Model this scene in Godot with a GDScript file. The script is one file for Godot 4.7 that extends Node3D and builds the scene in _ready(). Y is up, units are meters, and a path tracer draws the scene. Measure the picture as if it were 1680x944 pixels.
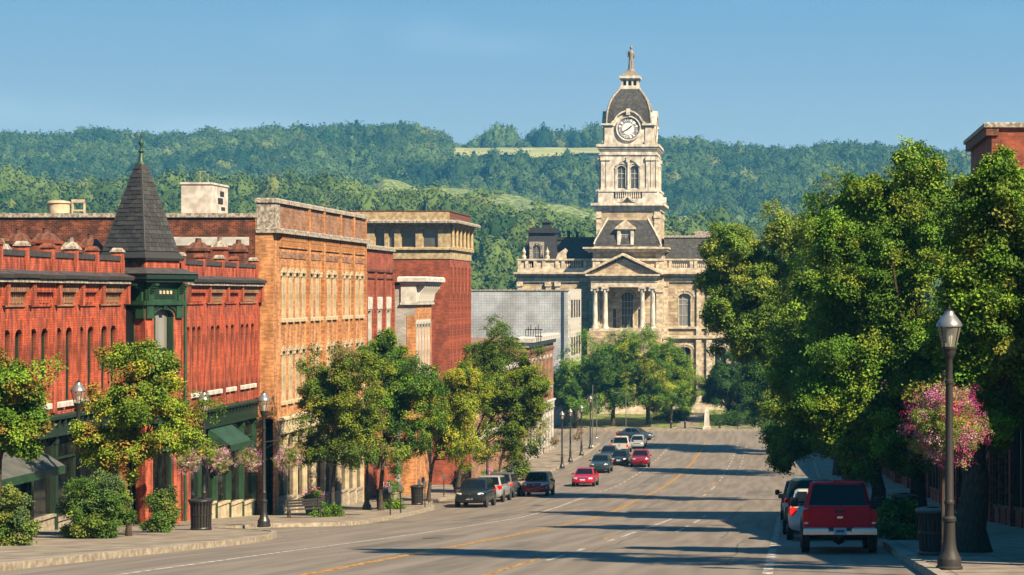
extends Node3D
# Main street running downhill to a county courthouse, wooded hills behind. y is up; CY is the height of the eye.
# d is the distance down the street (world z = -d), heights h are measured from eye level.

const CY := 18.3
const FOC := 3000.0
var rng := RandomNumberGenerator.new()
var M := {}
var cache := {}

class MB:
	var v := PackedVector3Array()
	var n := PackedVector3Array()
	var uv := PackedVector2Array()
	var c := PackedColorArray()
	var t := Transform3D()
	var col := Color.WHITE
	func _p(p: Vector3, nn: Vector3, ln: Vector3, tn: Vector3) -> void:
		v.append(t * p); n.append(tn); c.append(col)
		var a := ln.abs()
		if a.z >= a.x and a.z >= a.y: uv.append(Vector2(p.x, -p.y))
		elif a.x >= a.y: uv.append(Vector2(p.z, -p.y))
		else: uv.append(Vector2(p.x, p.z))
	func tri(a: Vector3, b: Vector3, d: Vector3) -> void: # counter-clockwise seen from outside
		var ln := (b - a).cross(d - a)
		if ln.length_squared() < 1e-14: return
		ln = ln.normalized()
		var tn := (t.basis * ln).normalized()
		_p(a, ln, ln, tn); _p(d, ln, ln, tn); _p(b, ln, ln, tn)
	func q(a: Vector3, b: Vector3, d: Vector3, e: Vector3) -> void:
		tri(a, b, d); tri(a, d, e)
	func box(x0: float, x1: float, y0: float, y1: float, z0: float, z1: float) -> void:
		frus(x0, x1, z0, z1, y0, x0, x1, z0, z1, y1)
	func frus(x0: float, x1: float, z0: float, z1: float, y0: float, X0: float, X1: float, Z0: float, Z1: float, y1: float) -> void:
		var a := Vector3(x0, y0, z1); var b := Vector3(x1, y0, z1); var d := Vector3(x1, y0, z0); var e := Vector3(x0, y0, z0)
		var A := Vector3(X0, y1, Z1); var B := Vector3(X1, y1, Z1); var D := Vector3(X1, y1, Z0); var E := Vector3(X0, y1, Z0)
		q(a, b, B, A); q(b, d, D, B); q(d, e, E, D); q(e, a, A, E); q(A, B, D, E); q(e, d, b, a)
	func bev(x0: float, x1: float, y0: float, y1: float, z0: float, z1: float, k: float) -> void: # box with its top edges cut
		frus(x0, x1, z0, z1, y0, x0, x1, z0, z1, y1 - k)
		frus(x0, x1, z0, z1, y1 - k, x0 + k, x1 - k, z0 + k, z1 - k, y1)
	func ext(pts: Array, z0: float, z1: float) -> void: # polygon in x,y (counter-clockwise) pulled from z0 to z1
		var pp := PackedVector2Array(pts)
		var idx := Geometry2D.triangulate_polygon(pp)
		for k in range(0, idx.size(), 3):
			var a := pp[idx[k]]; var b := pp[idx[k + 1]]; var d := pp[idx[k + 2]]
			if (b - a).cross(d - a) < 0:
				var s := b; b = d; d = s
			tri(Vector3(a.x, a.y, z1), Vector3(b.x, b.y, z1), Vector3(d.x, d.y, z1))
			tri(Vector3(a.x, a.y, z0), Vector3(d.x, d.y, z0), Vector3(b.x, b.y, z0))
		for k in pp.size():
			var a := pp[k]; var b := pp[(k + 1) % pp.size()]
			q(Vector3(a.x, a.y, z0), Vector3(b.x, b.y, z0), Vector3(b.x, b.y, z1), Vector3(a.x, a.y, z1))
	func ribbon(pts: Array, z0: float, z1: float, th: float) -> void: # band of thickness th following an x,y line
		for k in pts.size() - 1:
			var a: Vector2 = pts[k]; var b: Vector2 = pts[k + 1]
			var m := (b - a).orthogonal().normalized() * th
			ext([a, b, b - m, a - m] if (b - a).cross(-m) > 0 else [a, a - m, b - m, b], z0, z1)
	func loft(rings: Array, cap := true, closed := true) -> void:
		for k in rings.size() - 1:
			var A: PackedVector3Array = rings[k]; var B: PackedVector3Array = rings[k + 1]
			for i in A.size() if closed else A.size() - 1:
				var j := (i + 1) % A.size()
				q(A[i], A[j], B[j], B[i])
		if cap:
			for e in 2:
				var R: PackedVector3Array = rings[0] if e == 0 else rings[-1]
				var m := Vector3.ZERO
				for p in R: m += p / R.size()
				for i in R.size():
					var j := (i + 1) % R.size()
					if e == 0: tri(m, R[j], R[i])
					else: tri(m, R[i], R[j])
	func lathe(prof: Array, seg := 12, at := Vector3.ZERO, cap := true) -> void: # [radius, height] upwards
		var rings := []
		for p in prof:
			var R := PackedVector3Array()
			for i in seg:
				var a := -TAU * i / seg
				R.append(at + Vector3(cos(a) * p[0], p[1], sin(a) * p[0]))
			rings.append(R)
		loft(rings, cap)
	func tube(a: Vector3, b: Vector3, r0: float, r1: float, seg := 6) -> void:
		var y := (b - a).normalized()
		var x := y.cross(Vector3(0.31, 0.2, 0.93) if absf(y.y) > 0.9 else Vector3.UP).normalized()
		var z := x.cross(y)
		var rings := []
		for e in [[a, r0], [b, r1]]:
			var R := PackedVector3Array()
			for i in seg:
				var g := -TAU * i / seg
				R.append(e[0] + (x * cos(g) + z * sin(g)) * e[1])
			rings.append(R)
		loft(rings)
	func smooth(deg: float) -> void:
		var at := {}
		for i in v.size():
			var k := Vector3i((v[i] * 2000.0).round())
			if not at.has(k): at[k] = PackedInt32Array()
			at[k].append(i)
		var lim := cos(deg_to_rad(deg)); var out := n.duplicate()
		for k in at:
			var L: PackedInt32Array = at[k]
			for i in L:
				var s := Vector3.ZERO
				for j in L:
					if n[i].dot(n[j]) > lim: s += n[j]
				out[i] = s.normalized()
		n = out
	func mesh() -> ArrayMesh:
		var a := []; a.resize(Mesh.ARRAY_MAX)
		a[Mesh.ARRAY_VERTEX] = v; a[Mesh.ARRAY_NORMAL] = n; a[Mesh.ARRAY_TEX_UV] = uv; a[Mesh.ARRAY_TEX_UV2] = uv; a[Mesh.ARRAY_COLOR] = c
		var m := ArrayMesh.new()
		m.add_surface_from_arrays(Mesh.PRIMITIVE_TRIANGLES, a)
		return m

# ---------------------------------------------------------------- helpers
func tag(o: Node, label: String, category := "", group := "", kind := "") -> Node:
	if label: o.set_meta("label", label)
	if category: o.set_meta("category", category)
	if group: o.set_meta("group", group)
	if kind: o.set_meta("kind", kind)
	return o
var used := {}
func numbered(s: String) -> String:
	used[s] = used.get(s, -1) + 1
	return s if used[s] == 0 else "%s_%03d" % [s, used[s]]
func thing(called: String, label: String, category: String, at: Vector3, group := "", b := Basis()) -> Node3D:
	var o := Node3D.new(); o.name = numbered(called); add_child(o, true)
	o.transform = Transform3D(b, at); tag(o, label, category, group)
	return o
var counts := {}
func put(called: String, m: Mesh, mat: Material, parent: Node, tr := Transform3D()) -> MeshInstance3D:
	var o := MeshInstance3D.new(); o.mesh = m; o.material_override = mat; o.transform = tr
	if parent == self:
		o.name = numbered(called)
	else:
		var key := [parent.get_instance_id(), called]
		counts[key] = counts.get(key, -1) + 1
		o.name = called if counts[key] == 0 else "%s_%03d" % [called, counts[key]]
	parent.add_child(o, true)
	return o
func obj(called: String, mb: MB, mat: Material, parent: Node) -> MeshInstance3D:
	return put(called, mb.mesh(), mat, parent)
func mk(o: Node3D, f := Transform3D()) -> MB: # a builder that works in frame f and writes vertices local to thing o
	var m := MB.new(); m.t = o.transform.affine_inverse() * f
	return m
func struct(called: String, mb: MB, mat: Material, label := "") -> MeshInstance3D:
	var o := obj(called, mb, mat, self)
	tag(o, label, "", "", "structure")
	return o
func fstreet(X: float, d: float) -> Transform3D: # facade facing the street from the left: x down the street, z out to the street
	return Transform3D(Basis(Vector3(0, 0, -1), Vector3.UP, Vector3(1, 0, 0)), Vector3(X, CY, -d))
func fright(X: float, d: float) -> Transform3D: # facade on the right side: x towards the camera
	return Transform3D(Basis(Vector3(0, 0, 1), Vector3.UP, Vector3(-1, 0, 0)), Vector3(X, CY, -d))
func fcam(X: float, d: float) -> Transform3D: # facing back up the street
	return Transform3D(Basis(), Vector3(X, CY, -d))
func pt(px: float, py: float, d: float) -> Vector3:
	return Vector3((px - 1290.0) * d / FOC, CY + (485.0 - py) * d / FOC, -d)

# ---------------------------------------------------------------- ground
const DROP := [[-40.0, -2.0], [0.0, 2.0], [37.2, 5.69], [71.7, 9.23], [97.7, 11.75], [119.5, 13.4], [153.9, 15.8], [184.9, 17.2], [206.0, 17.8], [222.0, 17.85], [238.0, 17.6], [264.0, 16.9], [300.0, 16.6], [420.0, 16.0]]
func drop(d: float) -> float:
	var k := 0
	while k < DROP.size() - 2 and d > DROP[k + 1][0]: k += 1
	var p0 = DROP[maxi(k - 1, 0)]; var p1 = DROP[k]; var p2 = DROP[k + 1]; var p3 = DROP[mini(k + 2, DROP.size() - 1)]
	var m1: float = (p2[1] - p0[1]) / maxf(p2[0] - p0[0], 1.0); var m2: float = (p3[1] - p1[1]) / maxf(p3[0] - p1[0], 1.0)
	var h: float = p2[0] - p1[0]; var s := clampf((d - p1[0]) / h, 0, 1)
	return p1[1] * (2*s*s*s - 3*s*s + 1) + m1 * h * (s*s*s - 2*s*s + s) + p2[1] * (3*s*s - 2*s*s*s) + m2 * h * (s*s*s - s*s)
func gy(d: float) -> float: return CY - drop(d)
func gnd(X: float, d: float, up := 0.0) -> Vector3: return Vector3(X, gy(d) + up, -d)
func slope_basis(d: float, yaw: float) -> Basis:
	var s := (gy(d + 1) - gy(d - 1)) / 2.0 # rise per metre down the street
	return Basis(Vector3.RIGHT, atan(s)) * Basis(Vector3.UP, yaw)
func lerp_tab(tab: Array, x: float) -> float:
	if x <= tab[0][0]: return tab[0][1]
	for k in tab.size() - 1:
		if x <= tab[k + 1][0]: return lerpf(tab[k][1], tab[k + 1][1], (x - tab[k][0]) / (tab[k + 1][0] - tab[k][0]))
	return tab[-1][1]
const CURB := [[-40.0, -16.6], [56.0, -16.6], [61.0, -17.1], [65.0, -18.1], [68.0, -19.6], [70.0, -21.8], [76.0, -21.8], [78.5, -19.3], [81.0, -18.9], [95.0, -19.8], [106.0, -20.4], [109.0, -21.0], [112.0, -22.3], [218.0, -22.3]]
func curb(d: float) -> float: return lerp_tab(CURB, d)

const SKYL := [[-700, 222], [0, 217], [90, 222], [165, 213], [250, 221], [340, 213], [375, 219], [450, 210], [580, 207], [700, 211], [730, 221], [745, 236], [775, 235], [795, 224], [825, 210], [848, 222], [860, 233], [885, 217], [985, 215], [1080, 225], [1140, 228], [1210, 240], [1280, 243], [1330, 237], [1400, 235], [1500, 240], [1590, 252], [1680, 256], [2400, 250]]
const NEARL := [[-900, 305], [0, 300], [200, 306], [400, 300], [600, 312], [740, 330], [980, 364], [1100, 382], [1250, 398], [1680, 420], [2800, 420]]
var hn := FastNoiseLite.new()
func in_field(px: float) -> float: return smoothstep(722, 745, px) * (1.0 - smoothstep(1010, 1040, px))
func hill(x: float, d: float) -> float: # height above the eye
	if d < 300: return -drop(d)
	var px := 1290.0 + FOC * x / d
	var f := in_field(px)
	var top := lerpf((485.0 - lerp_tab(SKYL, px) - 27.0) * 0.5, (485.0 - 244.0) * 0.5, f)
	var near := (485.0 - lerp_tab(NEARL, px) - lerpf(30.0, 5.0, smoothstep(580, 640, px))) * 850.0 / FOC
	var h := 0.0
	if d < 420: h = -drop(d)
	elif d < 850: h = lerpf(-16.0, near, smoothstep(400, 860, d) * 0.75 + 0.25 * (d - 420) / 430.0)
	elif d < 1000: h = lerpf(near, near - 14.0, smoothstep(850, 1000, d))
	elif d < 1500:
		var s := (d - 1000.0) / 500.0
		h = lerpf(near - 14.0, top, lerpf(s, smoothstep(0, 1, s), 0.6))
		if d > 1180: h = lerpf(h, lerpf(72.0, 104.0, (d - 1180.0) / 205.0) if d < 1385 else lerpf(106.0, top, (d - 1385.0) / 115.0), f * smoothstep(1180, 1230, d))
		if d > 1200 and d < 1392: h -= 13.0 * f * smoothstep(1200, 1340, d) * (1.0 - smoothstep(1380, 1390, d))
	else: h = lerpf(top, 40.0, smoothstep(1500, 2600, d))
	h += 4.5 * smoothstep(765, 850, d) * (1.0 - smoothstep(862, 940, d)) * smoothstep(580, 640, px) * (1.0 - smoothstep(1240, 1300, px))
	return h + hn.get_noise_2d(x, d) * 9.0 * smoothstep(430, 600, d) * (1.0 - 0.7 * smoothstep(1380, 1490, d)) * (1.0 - 0.85 * f * smoothstep(1150, 1330, d))

# ---------------------------------------------------------------- materials
func lin(r: float, g: float, b: float, a := 1.0) -> Color:
	var c := Color(r, g, b).linear_to_srgb(); c.a = a
	return c
func mat(col: Color, rough := 0.8, o := {}) -> StandardMaterial3D:
	var m := StandardMaterial3D.new()
	m.albedo_color = col; m.roughness = rough
	if not o.has("vc"):
		var lc := col.srgb_to_linear() * 0.54
		m.albedo_color = lin(lc.r, lc.g, lc.b, col.a)
	if o.has("tex"): m.albedo_texture = o.tex
	if o.has("nrm"):
		m.normal_enabled = true; m.normal_texture = o.nrm; m.normal_scale = o.get("ns", 1.0)
	if o.has("s"): m.uv1_scale = o.s
	if o.has("det"):
		m.detail_enabled = true; m.detail_albedo = o.det; m.detail_blend_mode = BaseMaterial3D.BLEND_MODE_MUL
		m.detail_uv_layer = BaseMaterial3D.DETAIL_UV_2; m.uv2_scale = o.get("ds", Vector3(0.09, 0.09, 1))
	if o.has("metal"): m.metallic = o.metal
	if o.has("spec"): m.metallic_specular = o.spec
	if o.has("vc"): m.vertex_color_use_as_albedo = true
	if o.has("back"):
		m.backlight_enabled = true; m.backlight = o.back
	if o.has("coat"):
		m.clearcoat_enabled = true; m.clearcoat = o.coat; m.clearcoat_roughness = 0.05
	return m
func noise_tex(freq: float, lo: Color, hi: Color, size := 256, sd := 1, oct := 5, con := 1.0, stretch := 1.0) -> ImageTexture:
	var nz := FastNoiseLite.new(); nz.seed = sd; nz.frequency = freq; nz.fractal_octaves = oct; nz.noise_type = FastNoiseLite.TYPE_SIMPLEX_SMOOTH
	var g := nz.get_seamless_image(size, size)
	var d := g.get_data(); var out := PackedByteArray(); out.resize(size * size * 3)
	for i in size * size:
		var s := clampf((d[i] / 255.0 - 0.5) * con + 0.5, 0, 1)
		out[i * 3] = int(lerpf(lo.r, hi.r, s) * 255); out[i * 3 + 1] = int(lerpf(lo.g, hi.g, s) * 255); out[i * 3 + 2] = int(lerpf(lo.b, hi.b, s) * 255)
	return ImageTexture.create_from_image(Image.create_from_data(size, size, false, Image.FORMAT_RGB8, out))
func brick_tex(rows: int, cols: int, size: int, mortar: Color, lo: float, hi: float, gap: int, sd: int, bond := true) -> Array:
	var out := PackedByteArray(); out.resize(size * size * 3)
	var hgt := PackedByteArray(); hgt.resize(size * size)
	var r := RandomNumberGenerator.new(); r.seed = sd
	var ch := float(size) / rows; var cw := float(size) / cols
	var tone := []
	for k in rows * cols: tone.append(Vector3(r.randf_range(lo, hi), r.randf_range(-0.03, 0.03), r.randf_range(-0.03, 0.03)))
	for y in size:
		var ry := int(y / ch); var fy := y - ry * ch
		for x in size:
			var xx := fposmod(x + (cw * 0.5 if bond and ry % 2 else 0.0), size)
			var cx := int(xx / cw) % cols; var fx := xx - cx * cw
			var i := y * size + x
			if fy < gap or fx < gap:
				out[i * 3] = int(mortar.r * 255); out[i * 3 + 1] = int(mortar.g * 255); out[i * 3 + 2] = int(mortar.b * 255)
				hgt[i] = 90
			else:
				var t: Vector3 = tone[ry * cols + cx]; var g := t.x + r.randf_range(-0.05, 0.05)
				out[i * 3] = int(clampf(g, 0, 1) * 255); out[i * 3 + 1] = int(clampf(g + t.y, 0, 1) * 255); out[i * 3 + 2] = int(clampf(g + t.z, 0, 1) * 255)
				hgt[i] = 190 + r.randi() % 20
	var im := Image.create_from_data(size, size, false, Image.FORMAT_RGB8, out)
	var hm := Image.create_from_data(size, size, false, Image.FORMAT_L8, hgt); hm.convert(Image.FORMAT_RGBA8)
	hm.bump_map_to_normal_map(4.0)
	return [ImageTexture.create_from_image(im), ImageTexture.create_from_image(hm)]

func make_materials() -> void:
	var W := Color.WHITE
	var stain := noise_tex(0.012, Color(0.74, 0.71, 0.69), Color(1, 1, 1), 512, 3, 6, 1.6)
	var stain2 := noise_tex(0.02, Color(0.6, 0.57, 0.55), Color(1, 1, 1), 512, 9, 6, 2.0)
	var soft := noise_tex(0.01, Color(0.82, 0.81, 0.8), Color(1, 1, 1), 256, 5, 5, 1.6)
	var grit := noise_tex(0.2, Color(0.78, 0.78, 0.78), Color(1, 1, 1), 256, 7, 4, 1.8)
	var bt := brick_tex(16, 8, 512, Color(0.98, 0.93, 0.86), 0.72, 1.0, 4, 11)
	var bp := brick_tex(16, 8, 512, Color(0.62, 0.6, 0.6), 0.86, 1.0, 4, 12)
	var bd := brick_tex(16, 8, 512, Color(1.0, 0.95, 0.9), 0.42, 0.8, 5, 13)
	var st := brick_tex(8, 4, 512, Color(0.62, 0.58, 0.55), 0.86, 1.0, 4, 14)
	var bs := Vector3(1 / 1.95, 1 / 1.42, 1)
	M.red = mat(lin(0.78, 0.16, 0.075), 0.75, {"tex": bp[0], "nrm": bp[1], "s": bs, "det": stain2, "ds": Vector3(0.3, 0.06, 1)})
	M.orange = mat(lin(0.95, 0.46, 0.19), 0.8, {"tex": bt[0], "nrm": bt[1], "s": bs, "det": stain, "ds": Vector3(0.2, 0.07, 1)})
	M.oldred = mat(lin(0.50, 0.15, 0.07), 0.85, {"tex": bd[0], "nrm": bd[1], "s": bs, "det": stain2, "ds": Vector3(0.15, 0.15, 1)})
	M.darkred = mat(lin(0.54, 0.125, 0.06), 0.85, {"tex": bt[0], "nrm": bt[1], "s": bs, "det": stain, "ds": Vector3(0.13, 0.13, 1)})
	M.pinkbrick = mat(lin(0.55, 0.30, 0.19), 0.85, {"tex": bt[0], "nrm": bt[1], "s": bs, "det": stain, "ds": Vector3(0.13, 0.13, 1)})
	M.whitebrick = mat(lin(0.66, 0.66, 0.66), 0.8, {"tex": bp[0], "nrm": bp[1], "s": bs, "det": soft, "ds": Vector3(0.2, 0.2, 1)})
	M.block = mat(lin(0.60, 0.65, 0.72), 0.7, {"tex": brick_tex(16, 16, 512, Color(0.78, 0.8, 0.83), 0.92, 1.0, 5, 15, false)[0], "s": Vector3(1 / 5.6, 1 / 5.6, 1), "det": soft, "ds": Vector3(0.08, 0.08, 1)})
	M.stone = mat(lin(0.80, 0.66, 0.46), 0.85, {"tex": st[0], "nrm": st[1], "s": Vector3(1 / 4.4, 1 / 3.8, 1), "det": stain, "ds": Vector3(0.07, 0.11, 1)})
	M.palestone = mat(lin(0.90, 0.865, 0.79), 0.85, {"det": stain, "ds": Vector3(0.16, 0.1, 1)})
	M.trimstone = mat(lin(0.84, 0.75, 0.60), 0.85, {"det": stain, "ds": Vector3(0.15, 0.2, 1)})
	M.slate = mat(lin(0.11, 0.112, 0.12), 0.75, {"tex": brick_tex(16, 12, 512, Color(0.45, 0.45, 0.47), 0.6, 1.0, 3, 16)[0], "s": Vector3(1 / 3.6, 1 / 3.4, 1), "det": stain, "ds": Vector3(0.2, 0.2, 1)})
	M.dslate = mat(lin(0.03, 0.032, 0.042), 0.6, {"det": stain, "ds": Vector3(0.2, 0.2, 1)})
	M.shingle = mat(lin(0.042, 0.043, 0.047), 0.75, {"det": grit, "ds": Vector3(1.3, 1.3, 1)})
	M.shingle2 = mat(lin(0.028, 0.029, 0.033), 0.75, {"det": grit, "ds": Vector3(1.3, 1.3, 1)})
	M.shingle3 = mat(lin(0.06, 0.06, 0.062), 0.75, {"det": grit, "ds": Vector3(1.3, 1.3, 1)})
	M.cream = mat(lin(0.62, 0.50, 0.30), 0.75, {"det": stain, "ds": Vector3(0.3, 0.3, 1)})
	M.creamwin = mat(lin(0.70, 0.60, 0.42), 0.7, {"det": soft, "ds": Vector3(0.6, 0.6, 1)})
	M.white = mat(lin(0.74, 0.73, 0.70), 0.65, {"det": soft, "ds": Vector3(0.5, 0.5, 1)})
	M.coping = mat(lin(0.58, 0.53, 0.46), 0.8, {"det": stain2, "ds": Vector3(0.4, 0.4, 1)})
	M.darkcoping = mat(lin(0.075, 0.07, 0.075), 0.7, {"det": stain, "ds": Vector3(0.4, 0.4, 1)})
	M.green = mat(lin(0.014, 0.04, 0.024), 0.5, {"det": soft, "ds": Vector3(0.6, 0.6, 1)})
	M.lgreen = mat(lin(0.024, 0.085, 0.042), 0.5, {"det": soft, "ds": Vector3(0.6, 0.6, 1)})
	M.awning = mat(lin(0.10, 0.11, 0.105), 0.85, {"det": soft, "ds": Vector3(0.7, 0.7, 1)})
	M.roof = mat(lin(0.12, 0.115, 0.11), 0.9, {"det": stain})
	M.rust = mat(lin(0.24, 0.08, 0.04), 0.8, {"det": stain2, "ds": Vector3(0.4, 0.4, 1)})
	M.glass = mat(lin(0.012, 0.015, 0.018), 0.06, {"spec": 0.6})
	M.glass_blind = mat(lin(0.11, 0.12, 0.13), 0.12, {"det": soft, "ds": Vector3(0.5, 0.15, 1), "spec": 0.6})
	M.glass_curtain = mat(lin(0.30, 0.31, 0.31), 0.25, {"det": soft, "ds": Vector3(0.9, 0.05, 1)})
	M.shopglass = mat(lin(0.02, 0.024, 0.02), 0.05, {"det": stain2, "ds": Vector3(0.3, 0.14, 1), "spec": 0.7})
	M.asphalt = mat(lin(0.305, 0.255, 0.21), 0.9, {"tex": grit, "s": Vector3(0.9, 0.9, 1), "det": noise_tex(0.012, Color(0.86, 0.85, 0.84), Color(1, 1, 1), 512, 21, 6, 2.0), "ds": Vector3(0.2, 0.012, 1)})
	M.patch = mat(lin(0.24, 0.205, 0.172), 0.9, {"tex": grit, "s": Vector3(0.9, 0.9, 1), "det": soft, "ds": Vector3(0.3, 0.05, 1)})
	M.crack = mat(lin(0.07, 0.065, 0.06), 0.9)
	M.walk = mat(lin(0.42, 0.36, 0.29), 0.9, {"tex": brick_tex(4, 4, 256, Color(0.7, 0.68, 0.66), 0.9, 1.0, 2, 31, false)[0], "s": Vector3(1 / 6.4, 1 / 6.4, 1), "det": stain, "ds": Vector3(0.12, 0.12, 1)})
	M.kerb = mat(lin(0.47, 0.42, 0.34), 0.9, {"det": stain, "ds": Vector3(0.5, 0.5, 1)})
	M.paintw = mat(lin(0.74, 0.71, 0.66), 0.8, {"det": stain2, "ds": Vector3(0.5, 0.2, 1)})
	M.paintf = mat(lin(0.36, 0.33, 0.29), 0.9, {"det": stain2, "ds": Vector3(0.5, 0.2, 1)})
	M.painty = mat(lin(0.60, 0.33, 0.07), 0.8, {"det": stain2, "ds": Vector3(0.6, 0.2, 1)})
	M.grass = mat(lin(0.30, 0.40, 0.06), 0.95, {"tex": grit, "s": Vector3(0.4, 0.4, 1), "det": stain2, "ds": Vector3(0.07, 0.07, 1)})
	M.field = mat(lin(0.42, 0.43, 0.14), 0.95, {"det": soft, "ds": Vector3(0.012, 0.012, 1)})
	M.meadow = mat(lin(0.24, 0.33, 0.085), 0.95, {"det": stain2, "ds": Vector3(0.03, 0.03, 1)})
	M.earth = mat(lin(0.055, 0.075, 0.03), 0.95, {"det": stain, "ds": Vector3(0.02, 0.02, 1)})
	M.soil = mat(lin(0.10, 0.07, 0.045), 0.95, {"det": grit, "ds": Vector3(1, 1, 1)})
	M.bark = mat(lin(0.085, 0.06, 0.042), 0.9, {"det": stain2, "ds": Vector3(1.6, 0.4, 1)})
	M.palebark = mat(lin(0.22, 0.17, 0.12), 0.9, {"det": stain2, "ds": Vector3(1.6, 0.4, 1)})
	M.leaf = mat(Color.WHITE, 0.6, {"vc": 1, "back": Color(0.55, 0.66, 0.2), "spec": 0.2})
	M.forest = mat(Color.WHITE, 0.8, {"vc": 1, "spec": 0.2})
	M.petal = mat(Color.WHITE, 0.6, {"vc": 1, "back": Color(0.5, 0.35, 0.45)})
	M.iron = mat(lin(0.022, 0.022, 0.024), 0.42, {"spec": 0.5})
	M.irongrey = mat(lin(0.042, 0.04, 0.04), 0.55, {"spec": 0.3})
	M.lampglass = mat(lin(0.55, 0.52, 0.45, 0.35), 0.3)
	M.lampglass.transparency = BaseMaterial3D.TRANSPARENCY_ALPHA
	M.lampcap = mat(lin(0.33, 0.33, 0.34), 0.35, {"metal": 0.6})
	M.bulb = mat(lin(0.8, 0.75, 0.62), 0.4)
	M.tyre = mat(lin(0.018, 0.018, 0.018), 0.85)
	M.rim = mat(lin(0.42, 0.43, 0.45), 0.3, {"metal": 0.8})
	M.carglass = mat(lin(0.008, 0.01, 0.012), 0.05, {"spec": 0.32})
	M.chrome = mat(lin(0.6, 0.6, 0.62), 0.16, {"metal": 1.0})
	M.plastic = mat(lin(0.02, 0.02, 0.022), 0.6)
	M.headlight = mat(lin(0.75, 0.77, 0.8), 0.1, {"coat": 1.0})
	M.taillight = mat(lin(1.0, 0.02, 0.02), 0.3, {"spec": 0.2})
	M.plate = mat(lin(0.62, 0.68, 0.76), 0.5)
	M.ink = mat(lin(0.03, 0.04, 0.09), 0.6)
	M.dial = mat(lin(1.0, 1.0, 1.0), 0.4)
	M.bronze = mat(lin(0.40, 0.37, 0.33), 0.6, {"det": stain2, "ds": Vector3(0.9, 0.9, 1)})
	M.car_truckred = mat(lin(0.95, 0.012, 0.035), 0.45, {"spec": 0.15, "coat": 0.1})
	for e in [["charcoal", 0.018, 0.021, 0.026], ["silver", 0.36, 0.38, 0.41], ["maroon", 0.26, 0.008, 0.025], ["cherry", 0.5, 0.01, 0.04], ["teal", 0.03, 0.055, 0.065], ["pearl", 0.6, 0.58, 0.55], ["black", 0.012, 0.012, 0.014], ["grey", 0.11, 0.115, 0.125], ["darkgreen", 0.03, 0.06, 0.035], ["blue", 0.05, 0.08, 0.13]]:
		M["car_" + e[0]] = mat(lin(e[1], e[2], e[3]), 0.3, {"coat": 0.5, "metal": 0.1, "spec": 0.3})

# ---------------------------------------------------------------- facade pieces
func arc_pts(a: float, b: float, e: float, rise: float, seg := 8) -> Array:
	var L := []
	for i in seg + 1:
		var s := -cos(PI * i / seg)
		L.append(Vector2((a + b) / 2 + (b - a) / 2 * s, e - rise + rise * sqrt(maxf(0, 1 - s * s))))
	return L
func wall(m: MB, u0: float, u1: float, v0: float, v1: float, ops: Array, dep: float) -> void:
	var us := [u0, u1]
	for o in ops:
		us.append(o[0]); us.append(o[1])
	us.sort()
	for k in us.size() - 1:
		var a: float = us[k]; var b: float = us[k + 1]
		if b - a < 1e-4: continue
		var mid := (a + b) / 2; var cov := []
		for o in ops:
			if o[0] < mid and o[1] > mid: cov.append(o)
		cov.sort_custom(func(p, r): return p[2] < r[2])
		var y := v0
		for o in cov:
			if o[2] > y: m.q(Vector3(a, y, 0), Vector3(b, y, 0), Vector3(b, o[2], 0), Vector3(a, o[2], 0))
			y = o[3]
		if v1 > y: m.q(Vector3(a, y, 0), Vector3(b, y, 0), Vector3(b, v1, 0), Vector3(a, v1, 0))
	for o in ops:
		var a: float = o[0]; var b: float = o[1]; var y0: float = o[2]; var y1: float = o[3]; var r: float = o[4] if o.size() > 4 else 0.0
		var ys := y1 - r
		m.q(Vector3(a, y0, 0), Vector3(a, y0, -dep), Vector3(a, ys, -dep), Vector3(a, ys, 0))
		m.q(Vector3(b, y0, -dep), Vector3(b, y0, 0), Vector3(b, ys, 0), Vector3(b, ys, -dep))
		m.q(Vector3(a, y0, 0), Vector3(b, y0, 0), Vector3(b, y0, -dep), Vector3(a, y0, -dep))
		if r <= 0: m.q(Vector3(a, y1, -dep), Vector3(b, y1, -dep), Vector3(b, y1, 0), Vector3(a, y1, 0))
		else:
			var L := arc_pts(a, b, y1, r)
			for i in L.size() - 1:
				var p: Vector2 = L[i]; var q: Vector2 = L[i + 1]
				m.q(Vector3(p.x, p.y, 0), Vector3(q.x, q.y, 0), Vector3(q.x, y1, 0), Vector3(p.x, y1, 0))
				m.q(Vector3(p.x, p.y, -dep), Vector3(q.x, q.y, -dep), Vector3(q.x, q.y, 0), Vector3(p.x, p.y, 0))
func shell(m: MB, u0: float, u1: float, v0: float, v1: float, depth: float) -> void: # everything of a block but its front
	m.q(Vector3(u0, v0, -depth), Vector3(u0, v0, 0), Vector3(u0, v1, 0), Vector3(u0, v1, -depth))
	m.q(Vector3(u1, v0, 0), Vector3(u1, v0, -depth), Vector3(u1, v1, -depth), Vector3(u1, v1, 0))
	m.q(Vector3(u1, v0, -depth), Vector3(u0, v0, -depth), Vector3(u0, v1, -depth), Vector3(u1, v1, -depth))
	m.q(Vector3(u0, v1, 0), Vector3(u1, v1, 0), Vector3(u1, v1, -depth), Vector3(u0, v1, -depth))
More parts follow.
